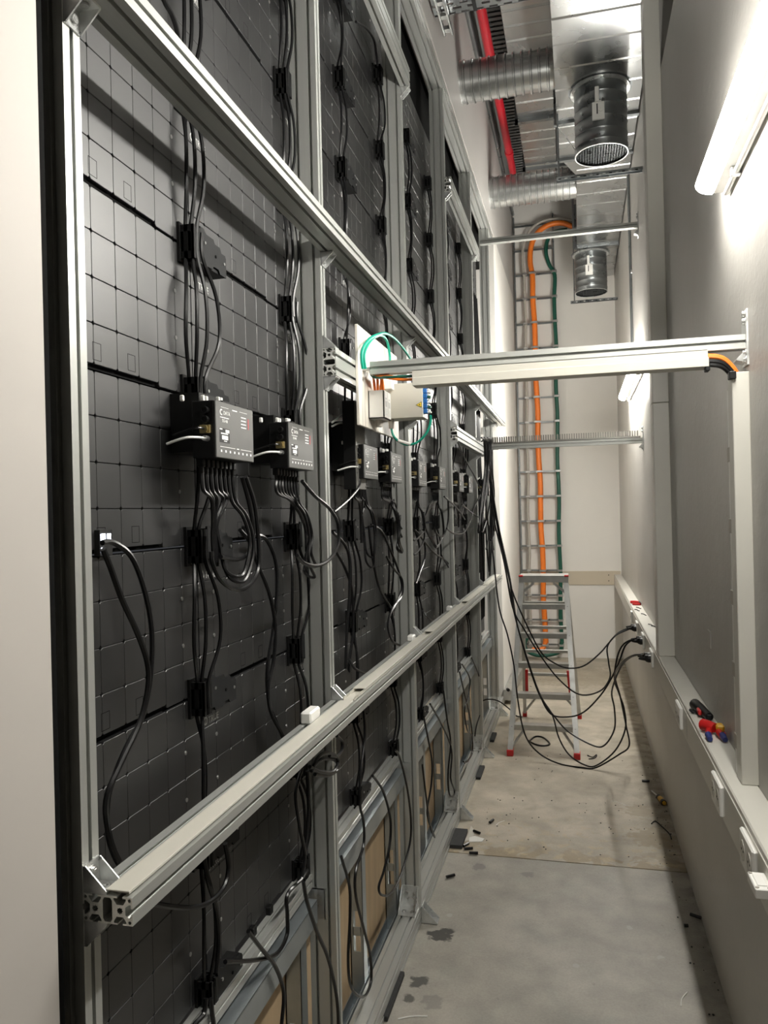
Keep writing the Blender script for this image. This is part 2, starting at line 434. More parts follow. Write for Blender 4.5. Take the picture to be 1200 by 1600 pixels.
def prof_y(me, name, parent, xc, zc, y0, y1):       # runs along Y
    if parent is None:
        o = bpy.data.objects.new(name, me); C.objects.link(o); o.location = (xc, y1, zc); ORG[o.name] = Vector((xc, y1, zc))
    else:
        o = kid(me, name, parent, Vector((xc, y1, zc)) - ORG[parent.name])
    o.rotation_euler = ROT_Y; o.scale = (1, 1, y1 - y0); return o
def prof_z(me, name, parent, xc, yc, z0, z1):
    o = kid(me, name, parent, Vector((xc, yc, z0)) - ORG[parent.name]); o.scale = (1, 1, z1 - z0); return o
def prof_x(me, name, parent, yc, zc, x0, x1):       # runs along X; mesh z -> X, mesh x -> Y?
    o = kid(me, name, parent, Vector((x0, yc, zc)) - ORG[parent.name]); o.rotation_euler = (math.pi / 2, 0, math.pi / 2); o.scale = (1, 1, x1 - x0); return o

frame = thing('support_frame', (-.708, 3.6, 0), 'tall frame of slotted aluminium profiles carrying the black LED wall', 'frame')
POST_Y = [.915 + 1.085 * k + P4 / 2 for k in range(6)]
for y in POST_Y: prof_z(M21, 'post', frame, (XF + XB) / 2, y, .078, 4.02)
prof_y(M22, 'base_rail', frame, (XF + XB) / 2, .040, .90, 6.72)
prof_y(M22, 'top_rail', frame, (XF + XB) / 2, 4.058, .90, 6.72)
ZLB, ZUB = 1.152, 2.420            # undersides of lower and upper long beams
XBF = XF + 2 * P4                  # front face of those beams
prof_y(M21, 'long_beam', frame, XF + P4, ZLB + P4 / 2, .915, 6.10)
prof_y(M21, 'long_beam', frame, XF + P4, ZUB + P4 / 2, .915, 6.69)
ZS = 3.45
prof_y(M12, 'high_beam', frame, XF + P4 / 2, ZS + P4, .915, 3.10)
prof_y(M12, 'high_beam', frame, XF + P4 / 2, ZS + P4, 4.16, 5.40)
ZSH = 2.078
prof_y(M12, 'short_beam', frame, XF + P4 / 2, ZSH + P4, 2.0, 3.13)
prof_y(M12, 'short_beam', frame, XF + P4 / 2, ZSH + .01 + P4, 4.165, 5.58)
for i in range(5):     # rail under the screen, bay by bay
    prof_y(M11, 'screen_rail', frame, -.7555, .690, POST_Y[i] + P4 / 2, POST_Y[i + 1] - P4 / 2)

# corner bracket: legs along +X and +Z, 36 mm wide along Y, origin in the corner
def bracket_mesh(L=.036, wdt=.036, name='corner_bracket'):
    b = MB(); t = .003; h = wdt / 2
    b.box(0, t, -h, h, 0, L); b.box(0, L, -h, h, 0, t)
    for s in (-1, 1):
        y0, y1 = (s * h, s * (h - .0025)) if s < 0 else (h - .0025, h)
        b.prism([(0, 0), (L, 0), (L, .004), (.004, L), (0, L)], 1, min(y0, y1), max(y0, y1))
    return b.mesh(name, 'zinc')
def bolt_mesh(r=.0062, h=.005):
    b = MB(); b.cyl((0, 0, 0), (0, 0, .0012), r * 1.35, 12); b.cyl((0, 0, .0012), (0, 0, h), r, 12); b.cyl((0, 0, h), (0, 0, h + .0006), r * .55, 6)
    return b.mesh('bolt', 'steel')
BRK = bracket_mesh(); BRK_BIG = bracket_mesh(.085, .07, 'post_bracket'); BOLT = bolt_mesh()
def bracket(parent, loc, rot=(0, 0, 0), me=None, L=.036, two=1, wd=0):
    o = kid(me or BRK, 'corner_bracket', parent, Vector(loc) - ORG[parent.name], rot)
    for a in range(two):
        yy = 0 if two == 1 else (-wd if a == 0 else wd)
        kid(BOLT, 'bolt', o, (.003, yy, L * .62), (0, math.pi / 2, 0)); kid(BOLT, 'bolt', o, (L * .62, yy, .003))
    return o
FLIP = (math.pi, 0, 0)            # +X, -Z
for i, y in enumerate(POST_Y):
    if i < 5:
        bracket(frame, (XF, y, ZLB + P4)); bracket(frame, (XF, y, ZLB), FLIP)
    if i != 0 or True:
        bracket(frame, (XF, y, ZUB), FLIP)
    bracket(frame, (XF, y, ZUB + P4))
    # on top of the base rail, facing the camera (-Y)
    bracket(frame, ((XF + XB) / 2, y - P4 / 2, .079), (0, 0, -math.pi / 2), BRK_BIG, .085, 2, .017)
    bracket(frame, ((XF + XB) / 2, y - P4 / 2, 4.02), (0, math.pi, math.pi / 2), BRK_BIG, .085, 2, .017) if False else None
    if i < 6: bracket(frame, (XF - .004, y, 4.02), (math.pi, 0, -math.pi / 2)) if False else None
    # gusset shoe on the floor in front of the base rail
    if i > 0: bracket(frame, (XF + .001, y + .03, .001), (0, 0, 0), bracket_mesh(.066, .05, 'floor_shoe') if i == 1 else bpy.data.meshes['floor_shoe'], .066)
for i in (1, 2): bracket(frame, (XF, POST_Y[i], ZSH), FLIP); bracket(frame, (XF, POST_Y[i], ZSH + 2 * P4))
for i in (3, 4): bracket(frame, (XF, POST_Y[i], ZSH + .01), FLIP); bracket(frame, (XF, POST_Y[i], ZSH + .01 + 2 * P4))
for i in (0, 1, 2, 3, 4): bracket(frame, (XF, POST_Y[i], ZS), FLIP); bracket(frame, (XF, POST_Y[i], ZS + 2 * P4)) if i in (2,) else None
for i in range(6):   # brackets tucked under the top rail, on the aisle side of each post
    bracket(frame, (XF - .038, POST_Y[i] + P4 / 2, 4.02), (math.pi, 0, math.pi / 2))
for i in range(5):   # bracket joining screen rail to next post
    bracket(frame, (-.735, POST_Y[i + 1] - P4 / 2, .671), (math.pi, 0, math.pi / 2), BRK_BIG, .085, 2, .017)

# black levelling pads under the base rail
for j, (y0, y1, xo) in enumerate([(2.48, 2.74, .012), (3.83, 4.04, .062), (4.84, 5.07, .03), (5.64, 5.84, .03)]):
    b = MB(); b.bbox(XB, XF + xo, y0, y1, 0, .018, .002)
    tag(b.build('levelling_pad', 'rubber'), ['long thin black pad under the base rail nearest the camera', 'black square pad under base rail beside the broken tile scraps', 'third black pad under the base rail, before the fourth post', 'farthest black pad under the base rail'][j], 'pad')

# ------------------------------------------------------------------ infill below the screen
for i in range(5):
    ya, yb = POST_Y[i] + P4 / 2, POST_Y[i + 1] - P4 / 2
    nm = ORD[i]
    p = MB(); p.box(-.812, -.800, ya - .03, yb + .03, .02, .66)
    tag(p.build('plywood_panel', 'plywood'), 'plywood infill panel below the screen in the %s bay' % nm, 'panel', 'plywood infill panels')
    t = thing('stud_frame', ((-.775), (ya + yb) / 2, 0), 'galvanised steel stud frame in the %s bay under the screen' % nm, 'stud frame', 'stud frames under the screen')
    b = MB(); b.box(-.775, -.716, ya + .01, yb - .02, .648, .6505); b.box(-.7185, -.716, ya + .01, yb - .02, .588, .650); b.box(-.775, -.7725, ya + .01, yb - .02, .588, .650)
    b.build('top_track', 'galv_track', t)
    b = MB(); b.box(-.798, -.750, ya, yb, .004, .0065); b.box(-.798, -.7955, ya, yb, .004, .05); b.box(-.752, -.750, ya, yb, .004, .085)
    b.build('bottom_track', 'galv_track', t)
    for f in (.50, 1.0):
        yc = ya + (yb - ya) * f - (.035 if f == 1.0 else 0)
        b = MB(); b.box(-.797, -.795, yc - .025, yc + .025, .007, .60)
        b.box(-.797, -.752, yc - .025, yc - .0235, .007, .19); b.box(-.797, -.752, yc - .025, yc - .0235, .33, .60)
        for (z0, z1) in ((.19, .33),):
            b.box(-.797, -.787, yc - .025, yc - .0235, z0, z1); b.box(-.762, -.752, yc - .025, yc - .0235, z0, z1); b.box(-.79, -.76, yc - .025, yc - .0235, z0 + .055, z0 + .085)
        b.box(-.754, -.752, yc - .025, yc + .020, .007, .60)
        b.build('stud', 'galv_track', t)

# ================================================================== LED CABINETS
CY, CZ = PY / 8, PZ / 4
def cell_poly(y0, y1, z0, z1, c=.0035):
    return [(y0 + c, z0), (y1 - c, z0), (y1, z0 + c), (y1, z1 - c), (y1 - c, z1), (y0 + c, z1), (y0, z1 - c), (y0, z0 + c)]
def cell(mb, y0, y1, z0, z1):
    n = 8; A = cell_poly(y0, y1, z0, z1); B = cell_poly(y0 + .0006, y1 - .0006, z0 + .0008, z1 - .0008, .003)
    vs = [(-.009, a, b_) for a, b_ in A] + [(-.0007, a, b_) for a, b_ in A] + [(0, a, b_) for a, b_ in B]
    fs = [tuple(range(16, 24))]
    for k in (0, 8): fs += [(k + i, k + (i + 1) % n, k + 8 + (i + 1) % n, k + 8 + i) for i in range(n)]
    mb.add(vs, fs)
cm = MB(); cell(cm, .0004, CY - .0004, .0006, CZ - .0006); CELL = cm.mesh('cell_panel', 'led')
cm = MB(); cell(cm, .0004, CY - .0004, .0075, CZ - .0006); CELL_LOW = cm.mesh('cell_panel_low', 'led')
gm = MB()
for i in range(8):
    for j in range(4):
        y, z = i * CY, j * CZ
        cell(gm, y + .0004 + (.001 if i == 0 else 0), y + CY - .0004 - (.001 if i == 7 else 0), z + .0006 + (.0015 if j == 0 else 0) + (.005 if j == 0 and 1 < i < 6 else 0), z + CZ - .0006 - (.0015 if j == 3 else 0))
GRID = gm.mesh('cell_grid', 'led')
bm_ = MB(); bm_.box(-.030, -.0085, .0015, PY - .0015, .002, PZ - .002); BODY = bm_.mesh('cabinet_body', 'led_gap')
sm = MB(); sm.cyl((0, 0, 0), (.0016, 0, 0), .0042, 10); sm.cyl((.0016, 0, 0), (.0019, 0, 0), .0022, 6); SCREW = sm.mesh('screw', 'steel')
kn = MB()
for (a0, a1, b0, b1) in ((0, .024, 0, .0009), (0, .024, .0291, .03), (0, .0009, 0, .03), (.0231, .024, 0, .03)): kn.box(-.001, .0002, a0, a1, b0, b1)
KNOCK = kn.mesh('knockout', 'led_gap')
TRUE_M = text_mesh('TRUE', .020, 'print_grey')
lg = MB(); lg.pipe((0, 0, 0), (.0004, 0, 0), .0085, .0062, 16); lg.prism([(-.003, -.009), (-.0008, -.009), (.004, .009), (.0018, .009)], 0, 0, .0004); LOGO = lg.mesh('logo_mark', 'print_grey')
ROWW = ['lowest', 'second lowest', 'third lowest', 'fourth', 'fifth', 'sixth', 'seventh', 'third highest', 'second highest', 'topmost']
for c in range(10):
    for r in range(10):
        t = thing('led_cabinet', (XL, Y0 + PY * c, ZR[r]), 'black LED cabinet back, %s row, %s column from the near post' % (ROWW[r], ORD[c]), 'LED cabinet', 'LED cabinets of the video wall')
        kid(BODY, 'body', t)
        if c < 2 and r < 8:
            for i in range(8):
                for j in range(4):
                    kid(CELL_LOW if j == 0 and 1 < i < 6 else CELL, 'cell_panel', t, (0, i * CY, j * CZ), None, (1, 1 if 0 < i < 7 else .975, .97 if j in (0, 3) else 1)).location = (0, i * CY + (.0012 if i == 0 else 0), j * CZ + (.0022 if j == 0 else 0))
        else:
            g = kid(GRID, 'cell_grid', t); g['kind'] = 'stuff'
        for yy in (CY, PY - CY):
            for zz in (.36, .665): kid(SCREW, 'screw', t, (0, yy, PZ * zz))
        if c < 3:
            for yo in (.2, .303): kid(KNOCK, 'knockout', t, (0, yo, .016))
        if r < 7:
            lo = kid(LOGO, 'logo_mark', t, (.0001, .020, PZ - CZ + .014)); kid(TRUE_M, 'lettering', t, (.0003, .032, PZ - CZ + .006), ROT_X)

# ------------------------------------------------------------------ clamps on the cabinet corners
def clamp_proto():
    t = thing('cable_clamp', (XL, 0, 0), 'black clamp', 'clamp', 'black cable clamps on the LED wall')
    b = MB()
    b.box(XL, XL + .006, -.054, -.020, -.040, .040)
    for (y0, y1) in ((-.050, -.046), (-.037, -.034), (-.025, -.020)):
        b.box(XL, XL + .036, y0, y1, -.034, -.020); b.box(XL, XL + .036, y0, y1, .020, .034); b.box(XL + .014, XL + .022, y0, y1, -.034, .034); b.box(XL + .031, XL + .036, y0, y1, -.034, .034)
    b.box(XL + .030, XL + .036, -.050, -.042, -.034, .034); b.box(XL + .030, XL + .036, -.031, -.020, -.034, .034)
    ORG[t.name] = Vector((XL, 0, 0)); t.location = (XL, 0, 0)
    b.build('cable_comb', 'black_plastic', t)
    W_ = [(-.018, -.026), (-.004, -.026), (.002, -.034), (.034, -.034), (.040, -.026), (.064, -.026), (.070, -.034), (.100, -.034), (.100, .008), (.096, .014), (.078, .014), (.072, .024), (.048, .024), (.042, .032), (.010, .032), (-.004, .040), (-.018, .040)]
    b = MB(); b.prism(W_, 0, XL + .030, XL + .034)
    b.build('wing_plate', 'black_steel', t)
    b = MB(); b.box(XL, XL + .030, -.016, .098, -.034, -.028); b.box(XL, XL + .030, .0, .094, .010, .016); b.box(XL, XL + .030, .094, .100, -.030, .008); b.box(XL, XL + .030, -.018, -.012, -.030, .036)
    b.build('base_plate', 'black_plastic', t)
    for (y, z) in ((.002, .012), (.090, -.006), (.050, -.002)):
        b = MB(); b.cyl((XL + .034, y, z), (XL + .0355, y, z), .0035, 8); b.build('hole_rim', 'led_gap' if y == .050 else 'steel', t)
    return t
cl0 = clamp_proto(); first = True
for k in range(1, 10):
    for r in range(0, 10):
        lab = 'black clamp holding cables, %s cable column from the near post, %s from the bottom' % (ORD[k - 1], ORD[r])
        loc = (XL, Y0 + PY * k, ZR[r] + (.012 if r == 0 else 0))
        if first: cl0.location = loc; cl0['label'] = lab; first = False
        else: copy_tree(cl0, loc, lab)

# ================================================================== CONTROL BOXES
BZ0, BZ1, BXF, BW = 1.813, 1.922, -.662, .172
def box_proto():
    t = thing('control_box', (XL, 0, BZ0), 'grey control box', 'control box', 'control boxes on the LED wall')
    b = MB(); b.bbox(-.712, BXF - .004, 0, BW, BZ0, BZ1, .0015); b.build('housing', 'black_plastic', t)
    b = MB(); b.bbox(BXF - .004, BXF, 0, BW, BZ0, BZ1, .0012); fp = b.build('front_plate', 'box_front', t)
    b = MB(); b.box(XL + .001, -.712, .03, .12, BZ0 + .015, BZ1 + .022); b.build('mount', 'black_plastic', t)
    g = MB()                                     # printed lines and rows of small marks
    x0, x1 = BXF, BXF + .0003
    def bar(y0, y1, z0, z1): g.box(x0, x1, y0, y1, z0, z1)
    h = BZ0
    bar(.022, .055, h + .0980, h + .0987); bar(.072, .094, h + .0965, h + .0985); bar(.106, .142, h + .0980, h + .0987)
    bar(.018, .056, h + .078, h + .0794)
    for k in range(4): bar(.112, .136, h + .087 - k * .0068, h + .0890 - k * .0068)
    bar(.016, .082, h + .0215, h + .0224); bar(.090, .100, h + .0212, h + .0228); bar(.108, .160, h + .0215, h + .0224)
    for k in range(8): bar(.018 + k * .0194, .0235 + k * .0194, h + .0115, h + .0160)
    g.build('print', 'print_white', fp)
    b = MB(); b.box(x0, x0 + .0002, .014, .058, h + .030, h + .058); lb = b.build('sticker', 'label_black', fp)
    g = MB()
    for (y0, y1, z0, z1) in ((.015, .026, .0545, .057), (.040, .056, .050, .056), (.020, .050, .0465, .049), (.024, .050, .036, .044), (.032, .045, .0325, .034)):
        g.bbox(x0 + .0002, x0 + .0005, y0, y1, h + z0, h + z1, .0001)
    g.build('sticker_print', 'print_white', lb)
    b = MB(); b.box(x0, x0 + .0003, .1455, .149, h + .066, h + .088); b.build('indicator', 'red', fp)
    b = MB()
    n = 14
    ring = []
    for i in range(n + 1):
        a = math.radians(50 + 260 * i / n); ring.append((.0235 + .0060 * math.cos(a), h + .0885 + .0060 * math.sin(a)))
    inn = [(.0235 + .0038 * math.cos(math.radians(50 + 260 * i / n)), h + .0885 + .0038 * math.sin(math.radians(50 + 260 * i / n))) for i in range(n + 1)]
    for i in range(n): b.prism([ring[i], ring[i + 1], inn[i + 1], inn[i]], 0, x0, x0 + .0004)
    b.build('logo_mark', 'print_white', fp)
    kid(text_mesh('DATA', .0105, 'print_white'), 'lettering', fp, Vector((x0 + .0003, .0325, h + .0845)) - ORG[fp.name], ROT_X)
    kid(text_mesh('DS-H8', .0085, 'print_white'), 'lettering', fp, Vector((x0 + .0003, .026, h + .0695)) - ORG[fp.name], ROT_X)
    for (z, m) in ((.090, 'black_plastic'), (.072, 'black_plastic')):
        b = MB(); b.cyl((-.682, .001, h + z), (-.682, -.009, h + z), .0075, 14); b.pipe((-.682, -.009, h + z), (-.682, -.0105, h + z), .0075, .0045, 14); b.build('socket', m, t, True)
    b = MB(); b.bbox(-.694, -.672, -.006, .001, h + .046, h + .062, .001); b.cyl((-.683, -.006, h + .054), (-.683, -.011, h + .054), .008, 12); b.build('brass_port', 'brass', t)
    b = MB(); b.cyl((-.680, .001, h + .036), (-.680, -.014, h + .036), .0055, 10); b.build('plug', 'steel', t)
    for (y, x) in ((.006, -.735), (.022, -.70), (.036, -.70), (.088, -.70), (.100, -.70)):
        b = MB(); b.bbox(x - .004, x + .004, y - .0032, y + .0032, BZ1 + (.008 if y > .05 else .002), BZ1 + (.020 if y > .05 else .014), .0015); b.build('dust_cap', 'white_plastic', t)
    b = MB(); b.bbox(-.712, -.682, .072, .108, BZ1, BZ1 + .010, .001); b.build('port_block', 'black_plastic', t)
    for k in range(8):
        b = MB(); y = .020 + k * .0194; b.bbox(-.712, -.698, y - .006, y + .006, BZ0 - .016, BZ0, .0015); b.cyl((-.705, y, BZ0 - .016), (-.705, y, BZ0 - .030), .0045, 8, .0032)
        b.build('plug_boot', 'black_plastic', t)
    return t
BOX_Y = [1.333, 1.712, 2.372, 2.738, 3.243, 3.752, 4.40, 4.80, 5.52, 5.90]
bx0 = box_proto()
for i, y in enumerate(BOX_Y):
    lab = ['dark grey control box nearest the camera with cables below', 'second dark grey control box, left of the second post', 'dark grey control box half hidden behind tall black power supply',
           'fourth dark grey control box, left of the third post', 'fifth control box, first one past the third post', 'sixth control box, left of the fourth post',
           'seventh control box, under the far short beam', 'eighth control box, left of the fifth post', 'ninth small control box, past the fifth post', 'farthest control box on the LED wall'][i]
    if i == 0: bx0.location = (XL, y, BZ0); bx0['label'] = lab
    else: copy_tree(bx0, (XL, y, BZ0), lab)
# tall black power supply in the second bay
t = thing('power_supply', (-.72, 2.35, 1.775), 'tall black power supply with bare grey front below the white board', 'power supply')
b = MB(); b.bbox(-.724, -.684, 2.345, 2.455, 1.778, 2.06, .0015); b.build('housing', 'black_plastic', t)
b = MB(); b.box(XL + .001, -.724, 2.38, 2.44, 1.84, 2.0); b.build('mount', 'black_plastic', t)
b = MB(); b.bbox(-.684, -.681, 2.345, 2.455, 1.778, 2.06, .001); fp = b.build('front_plate', 'psu_front', t)
for y in (2.352, 2.448):
    for z in (1.787, 1.83): 
        s = MB(); s.cyl((-.6815, y, z), (-.6803, y, z), .0025, 8); s.build('rivet', 'black_plastic', fp)

# ================================================================== FIBRE BOARD IN THE SECOND BAY
XBD = XF + P4
t = thing('backing_board', (XBD, 2.43, 1.96), 'white wood-grain backing board behind the fibre boxes', 'board')
b = MB(); b.bbox(XBD, XBD + .010, 2.19, 2.70, 1.962, 2.262, .0015); b.build('sheet', 'board_white', t)
XBF2 = XBD + .010
t = thing('socket_box', (XBF2, 2.33, 1.99), 'small grey-white open-topped box with white labels and orange cables', 'box')
b = MB(); x0, x1, y0, y1, z0, z1 = XBF2, -.572, 2.29, 2.375, 1.992, 2.078
b.box(x0, x1, y0, y0 + .003, z0, z1); b.box(x0, x1, y1 - .003, y1, z0, z1); b.box(x1 - .003, x1, y0, y1, z0, z1); b.box(x0, x0 + .003, y0, y1, z0, z1); b.box(x0, x1, y0, y1, z0, z0 + .003)
b.build('housing', 'white_plastic', t)
for k in range(2):
    b = MB(); b.bbox(x1, x1 + .002, y0 + .003 + k * .041, y0 + .040 + k * .041, z0 + .002, z1 - .003, .0006); lb = b.build('label_card', 'paper', t)
    g = MB()
    for q in range(3):
        g.box(x1 + .002, x1 + .0023, y0 + .012 + k * .041 + q * .007, y0 + .0155 + k * .041 + q * .007, z0 + .036, z0 + .054)
        g.box(x1 + .002, x1 + .0023, y0 + .013 + k * .041 + q * .006, y0 + .016 + k * .041 + q * .006, z0 + .060, z0 + .064)
    for q in range(4): g.box(x1 + .002, x1 + .0023, y0 + .010 + k * .041, y0 + .034 + k * .041, z0 + .012 + q * .005, z0 + .0128 + q * .005)
    g.build('print', 'print_grey', lb)
b = MB(); b.cyl((-.60, 2.335, z0), (-.60, 2.335, z0 - .022), .011, 12); b.build('cable_gland', 'grey_cable', t)
t = thing('fibre_box', (-.55, 2.47, 2.0), 'cream fibre splice box with yellow laser warning triangle and blue couplers', 'box')
fx0, fx1, fy0, fy1, fz0, fz1 = XBF2, -.482, 2.45, 2.53, 2.008, 2.122
b = MB(); b.bbox(fx0, fx1, fy0, fy1, fz0, fz1, .0012); b.build('housing', 'cream', t)
b = MB(); yy = fy0 - .0003; b.prism([(fx1 - .024, fz0 + .040), (fx1 - .004, fz0 + .040 - .0085), (fx1 - .004, fz0 + .040 + .0105)], 1, yy - .0002, fy0); tri = b.build('warning_triangle', 'yellow', t)
b = MB()
A = [(fx1 - .024, fz0 + .040), (fx1 - .004, fz0 + .0315), (fx1 - .004, fz0 + .0505)]; cxx = sum(p[0] for p in A) / 3; czz = sum(p[1] for p in A) / 3
In = [(cxx + (p[0] - cxx) * .82, czz + (p[1] - czz) * .82) for p in A]
for i in range(3): b.prism([A[i], A[(i + 1) % 3], In[(i + 1) % 3], In[i]], 1, yy - .0005, yy - .0002)
b.cyl((cxx, yy - .0002, czz), (cxx, yy - .0006, czz), .0022, 8); b.build('triangle_border', 'label_black', tri)
for k in range(6):
    z = fz1 - .012 - k * .0165
    b = MB(); b.bbox(fx1, fx1 + .013, fy0 + .002, fy0 + .028, z - .0075, z + .0075, .001); cp = b.build('coupler', 'blue', t)
    b = MB(); b.bbox(fx1 + .013, fx1 + .021, fy0 + .006, fy0 + .022, z + .001, z + .006, .001); b.build('connector', 'white_plastic', cp)
    b = MB(); b.bbox(fx1 + .013, fx1 + .025, fy0 + .006, fy0 + .022, z - .006, z - .001, .001); b.build('connector', 'white_plastic' if k % 2 else 'green', cp)
for x in (-.594,):
    b = MB(); b.cyl((x, fy0 + .02, fz0), (x, fy0 + .02, fz0 - .006), .012, 12); b.cyl((x, fy0 + .02, fz0 - .006), (x, fy0 + .02, fz0 - .030), .0105, 12, .008); b.build('cable_gland', 'grey_cable', t, True)
b = MB(); b.bbox(-.600, -.575, 2.41, 2.445, 2.10, 2.128, .001)
cd = b.build('hang_tag', 'paper'); tag(cd, 'white paper tag between the two fibre boxes', 'tag')

NC = [0]
def cable(pts, r, material, label, group=None, name='cable', n=7, sub=6):
    b = MB(); b.tube(pts, r, n, sub); o = b.build(name, material, None, True); tag(o, label, 'cable', group); NC[0] += 1; return o
# teal loop above the board and below the box
cable([atX(-.60, *p) for p in [(567, 576), (565, 560), (567, 544), (577, 530), (590, 523), (602, 521), (616, 529), (629, 543), (641, 560)]], .0046, 'teal', 'teal fibre cable arching over the white board', name='fibre_cable')
cable([atX(-.606, *p) for p in [(571, 576), (569, 558), (573, 542), (583, 529), (594, 524), (603, 530), (607, 543), (609, 557), (609, 566)]], .0044, 'teal', 'second teal fibre cable bending down behind the crossing beam', name='fibre_cable')
cable([(-.594, 2.47, 1.98), (-.588, 2.47, 1.955), (-.570, 2.47, 1.935), (-.54, 2.47, 1.922), (-.505, 2.47, 1.930), (-.475, 2.47, 1.96), (-.462, 2.47, 1.995), (-.461, 2.465, 2.015)], .0040, 'teal', 'teal cable looping below the fibre box with white tag', name='fibre_cable')
tg = MB(); tg.cyl((-.572, 2.47, 1.9365), (-.530, 2.47, 1.9225), .0058, 10); tag(tg.build('cable_tag', 'white_plastic'), 'white sleeve tag on the teal cable loop', 'tag')
for k in range(4):
    x = -.610 + k * .009
    cable([(x + (k % 2) * .004, 2.33, 2.02), (x, 2.33, 2.08), (x + .003 * (k % 3), 2.32, 2.115), (x + .012, 2.275, 2.118), (x + .05, 2.24, 2.108), (-.50, 2.232, 2.095), (-.43, 2.232, 2.095)], .0042, 'orange', 'orange fibre cable rising out of the small white box', 'orange fibre cables of the white box', name='fibre_cable')
cable([(-.615, 2.30, 2.150), (-.60, 2.27, 2.118), (-.55, 2.235, 2.106), (-.49, 2.232, 2.104), (-.43, 2.232, 2.104)], .0045, 'green', 'dark green cable entering the trunking under the crossing beam', name='fibre_cable')

# ================================================================== CROSSING BEAMS TO THE RIGHT WALL
def wall_plate(parent, y, z, h=.15):
    b = MB(); b.bbox(XW - .006, XW, y - .03, y + .03, z - h * .52, z + h * .48, .001); b.prism([(XW - .006, z - .035), (XW - .03, z - .06), (XW - .03, z - .064), (XW - .006, z - .07)], 1, y - .025, y + .025)
    p = b.build('wall_plate', 'zinc', parent)
    for zz in (z + h * .40, z + h * .27, z - h * .30, z - h * .42):
        for yy in (y - .018,):
            kid(BOLT, 'bolt', p, Vector((XW - .006, yy, zz)) - ORG[p.name], (0, -math.pi / 2, 0), (1.3, 1.3, 1.6))
t = thing('crossing_beam', (-.1, 2.254, 2.115), 'aluminium beam crossing the aisle in front, fixed to the right wall', 'beam')
prof_x(M11, 'profile', t, 2.254, 2.115 + P4 / 2 + .003, -.60, XW - .006)
wall_plate(t, 2.254, 2.15)
b = MB(); b.cyl((-.634, 2.235, 2.135), (-.60, 2.235, 2.135), .006, 10); b.cyl((-.634, 2.235, 2.105), (-.622, 2.235, 2.105), .007, 10); b.cyl((-.634, 2.235, 2.16), (-.622, 2.235, 2.16), .007, 10); b.build('fixing_bolts', 'steel', t)
for (zz) in (2.10, 2.125, 2.165):
    pass
t = thing('crossing_beam', (-.1, 5.65, 3.64), 'high aluminium beam crossing the aisle below the ducts', 'beam')
prof_x(M11, 'profile', t, 5.65, 3.668, -.655, XW - .006); wall_plate(t, 5.65, 3.67, .17)
t = thing('crossing_beam', (-.1, 5.65, 2.14), 'far aluminium beam crossing the aisle under a slotted duct', 'beam')
prof_x(M11, 'profile', t, 5.65, 2.162, -.615, XW - .006); wall_plate(t, 5.65, 2.18, .17)
# trunking below the near beam
t = thing('cable_trunking', (-.06, 2.23, 2.072), 'cream plastic trunking slung under the near crossing beam', 'trunking')
b = MB(); tz0, tz1, ty0, ty1 = 2.073, 2.1165, 2.205, 2.262
b.box(-.464, .345, ty0 + .002, ty0 + .004, tz0, tz1); b.box(-.464, .345, ty1 - .002, ty1, tz0, tz1); b.box(-.464, .345, ty0 + .002, ty1, tz1 - .002, tz1); b.build('tray', 'cream', t)
b = MB(); b.bbox(-.464, .347, ty0, ty0 + .0028, tz0 - .001, tz0 + .022, .0008); b.bbox(-.464, .347, ty0, ty1 + .001, tz0 - .002, tz0, .0006); b.build('lid', 'cream', t)
b = MB(); b.bbox(.338, .350, ty0 + .001, ty0 + .030, tz0 - .014, tz0 + .012, .002); b.build('end_clip', 'black_plastic', t)
# cables leaving its right end into the vertical trunking
for k, (m, r, dz) in enumerate([('orange', .0085, .030), ('cable', .0085, .018), ('cable', .007, .008), ('wire_white', .004, .022)]):
    cable([(.30, 2.238, tz0 + dz), (.345, 2.238, tz0 + dz), (.385, 2.240, tz0 + dz - .008), (.412, 2.244, tz0 + dz - .035), (.423, 2.248, tz0 - .03), (.424, 2.25, tz0 - .09)], r, m,
          ['orange cable bending from the trunking into the wall trunking', 'thick black cable below the orange one at the wall', 'thinner black cable at the trunking end by the wall', 'thin white cable beside the orange one at the wall'][k])
# slotted duct on the far beam
def comb_duct(parent, x0, x1, y0, y1, z0, h, pitch, axis, mat_='cream', name='slotted_wall'):
    b = MB(); n = int((x1 - x0) / pitch) if axis == 0 else int((y1 - y0) / pitch)
    if axis == 0:
        b.box(x0, x1, y0, y1, z0, z0 + .0015); b.box(x0, x1, y0, y0 + .0015, z0, z0 + h * .25); b.box(x0, x1, y1 - .0015, y1, z0, z0 + h * .25)
        for i in range(n):
            for yy in (y0, y1 - .0015): b.box(x0 + i * pitch, x0 + (i + .55) * pitch, yy, yy + .0015, z0 + h * .25, z0 + h)
    else:
        b.box(x0, x1, y0, y1, z0, z0 + .0015); b.box(x0, x0 + .0015, y0, y1, z0, z0 + h * .25); b.box(x1 - .0015, x1, y0, y1, z0, z0 + h * .25)
        for i in range(n):
            for xx in (x0, x1 - .0015): b.box(xx, xx + .0015, y0 + i * pitch, y0 + (i + .6) * pitch, z0 + h * .25, z0 + h)
    o = b.build(name, mat_, parent); return o
t = thing('slotted_duct', (-.1, 5.65, 2.182), 'open slotted cable duct standing on the far crossing beam', 'cable duct')
comb_duct(t, -.60, .43, 5.632, 5.668, 2.1825, .05, .0165, 0, 'comb_shade')
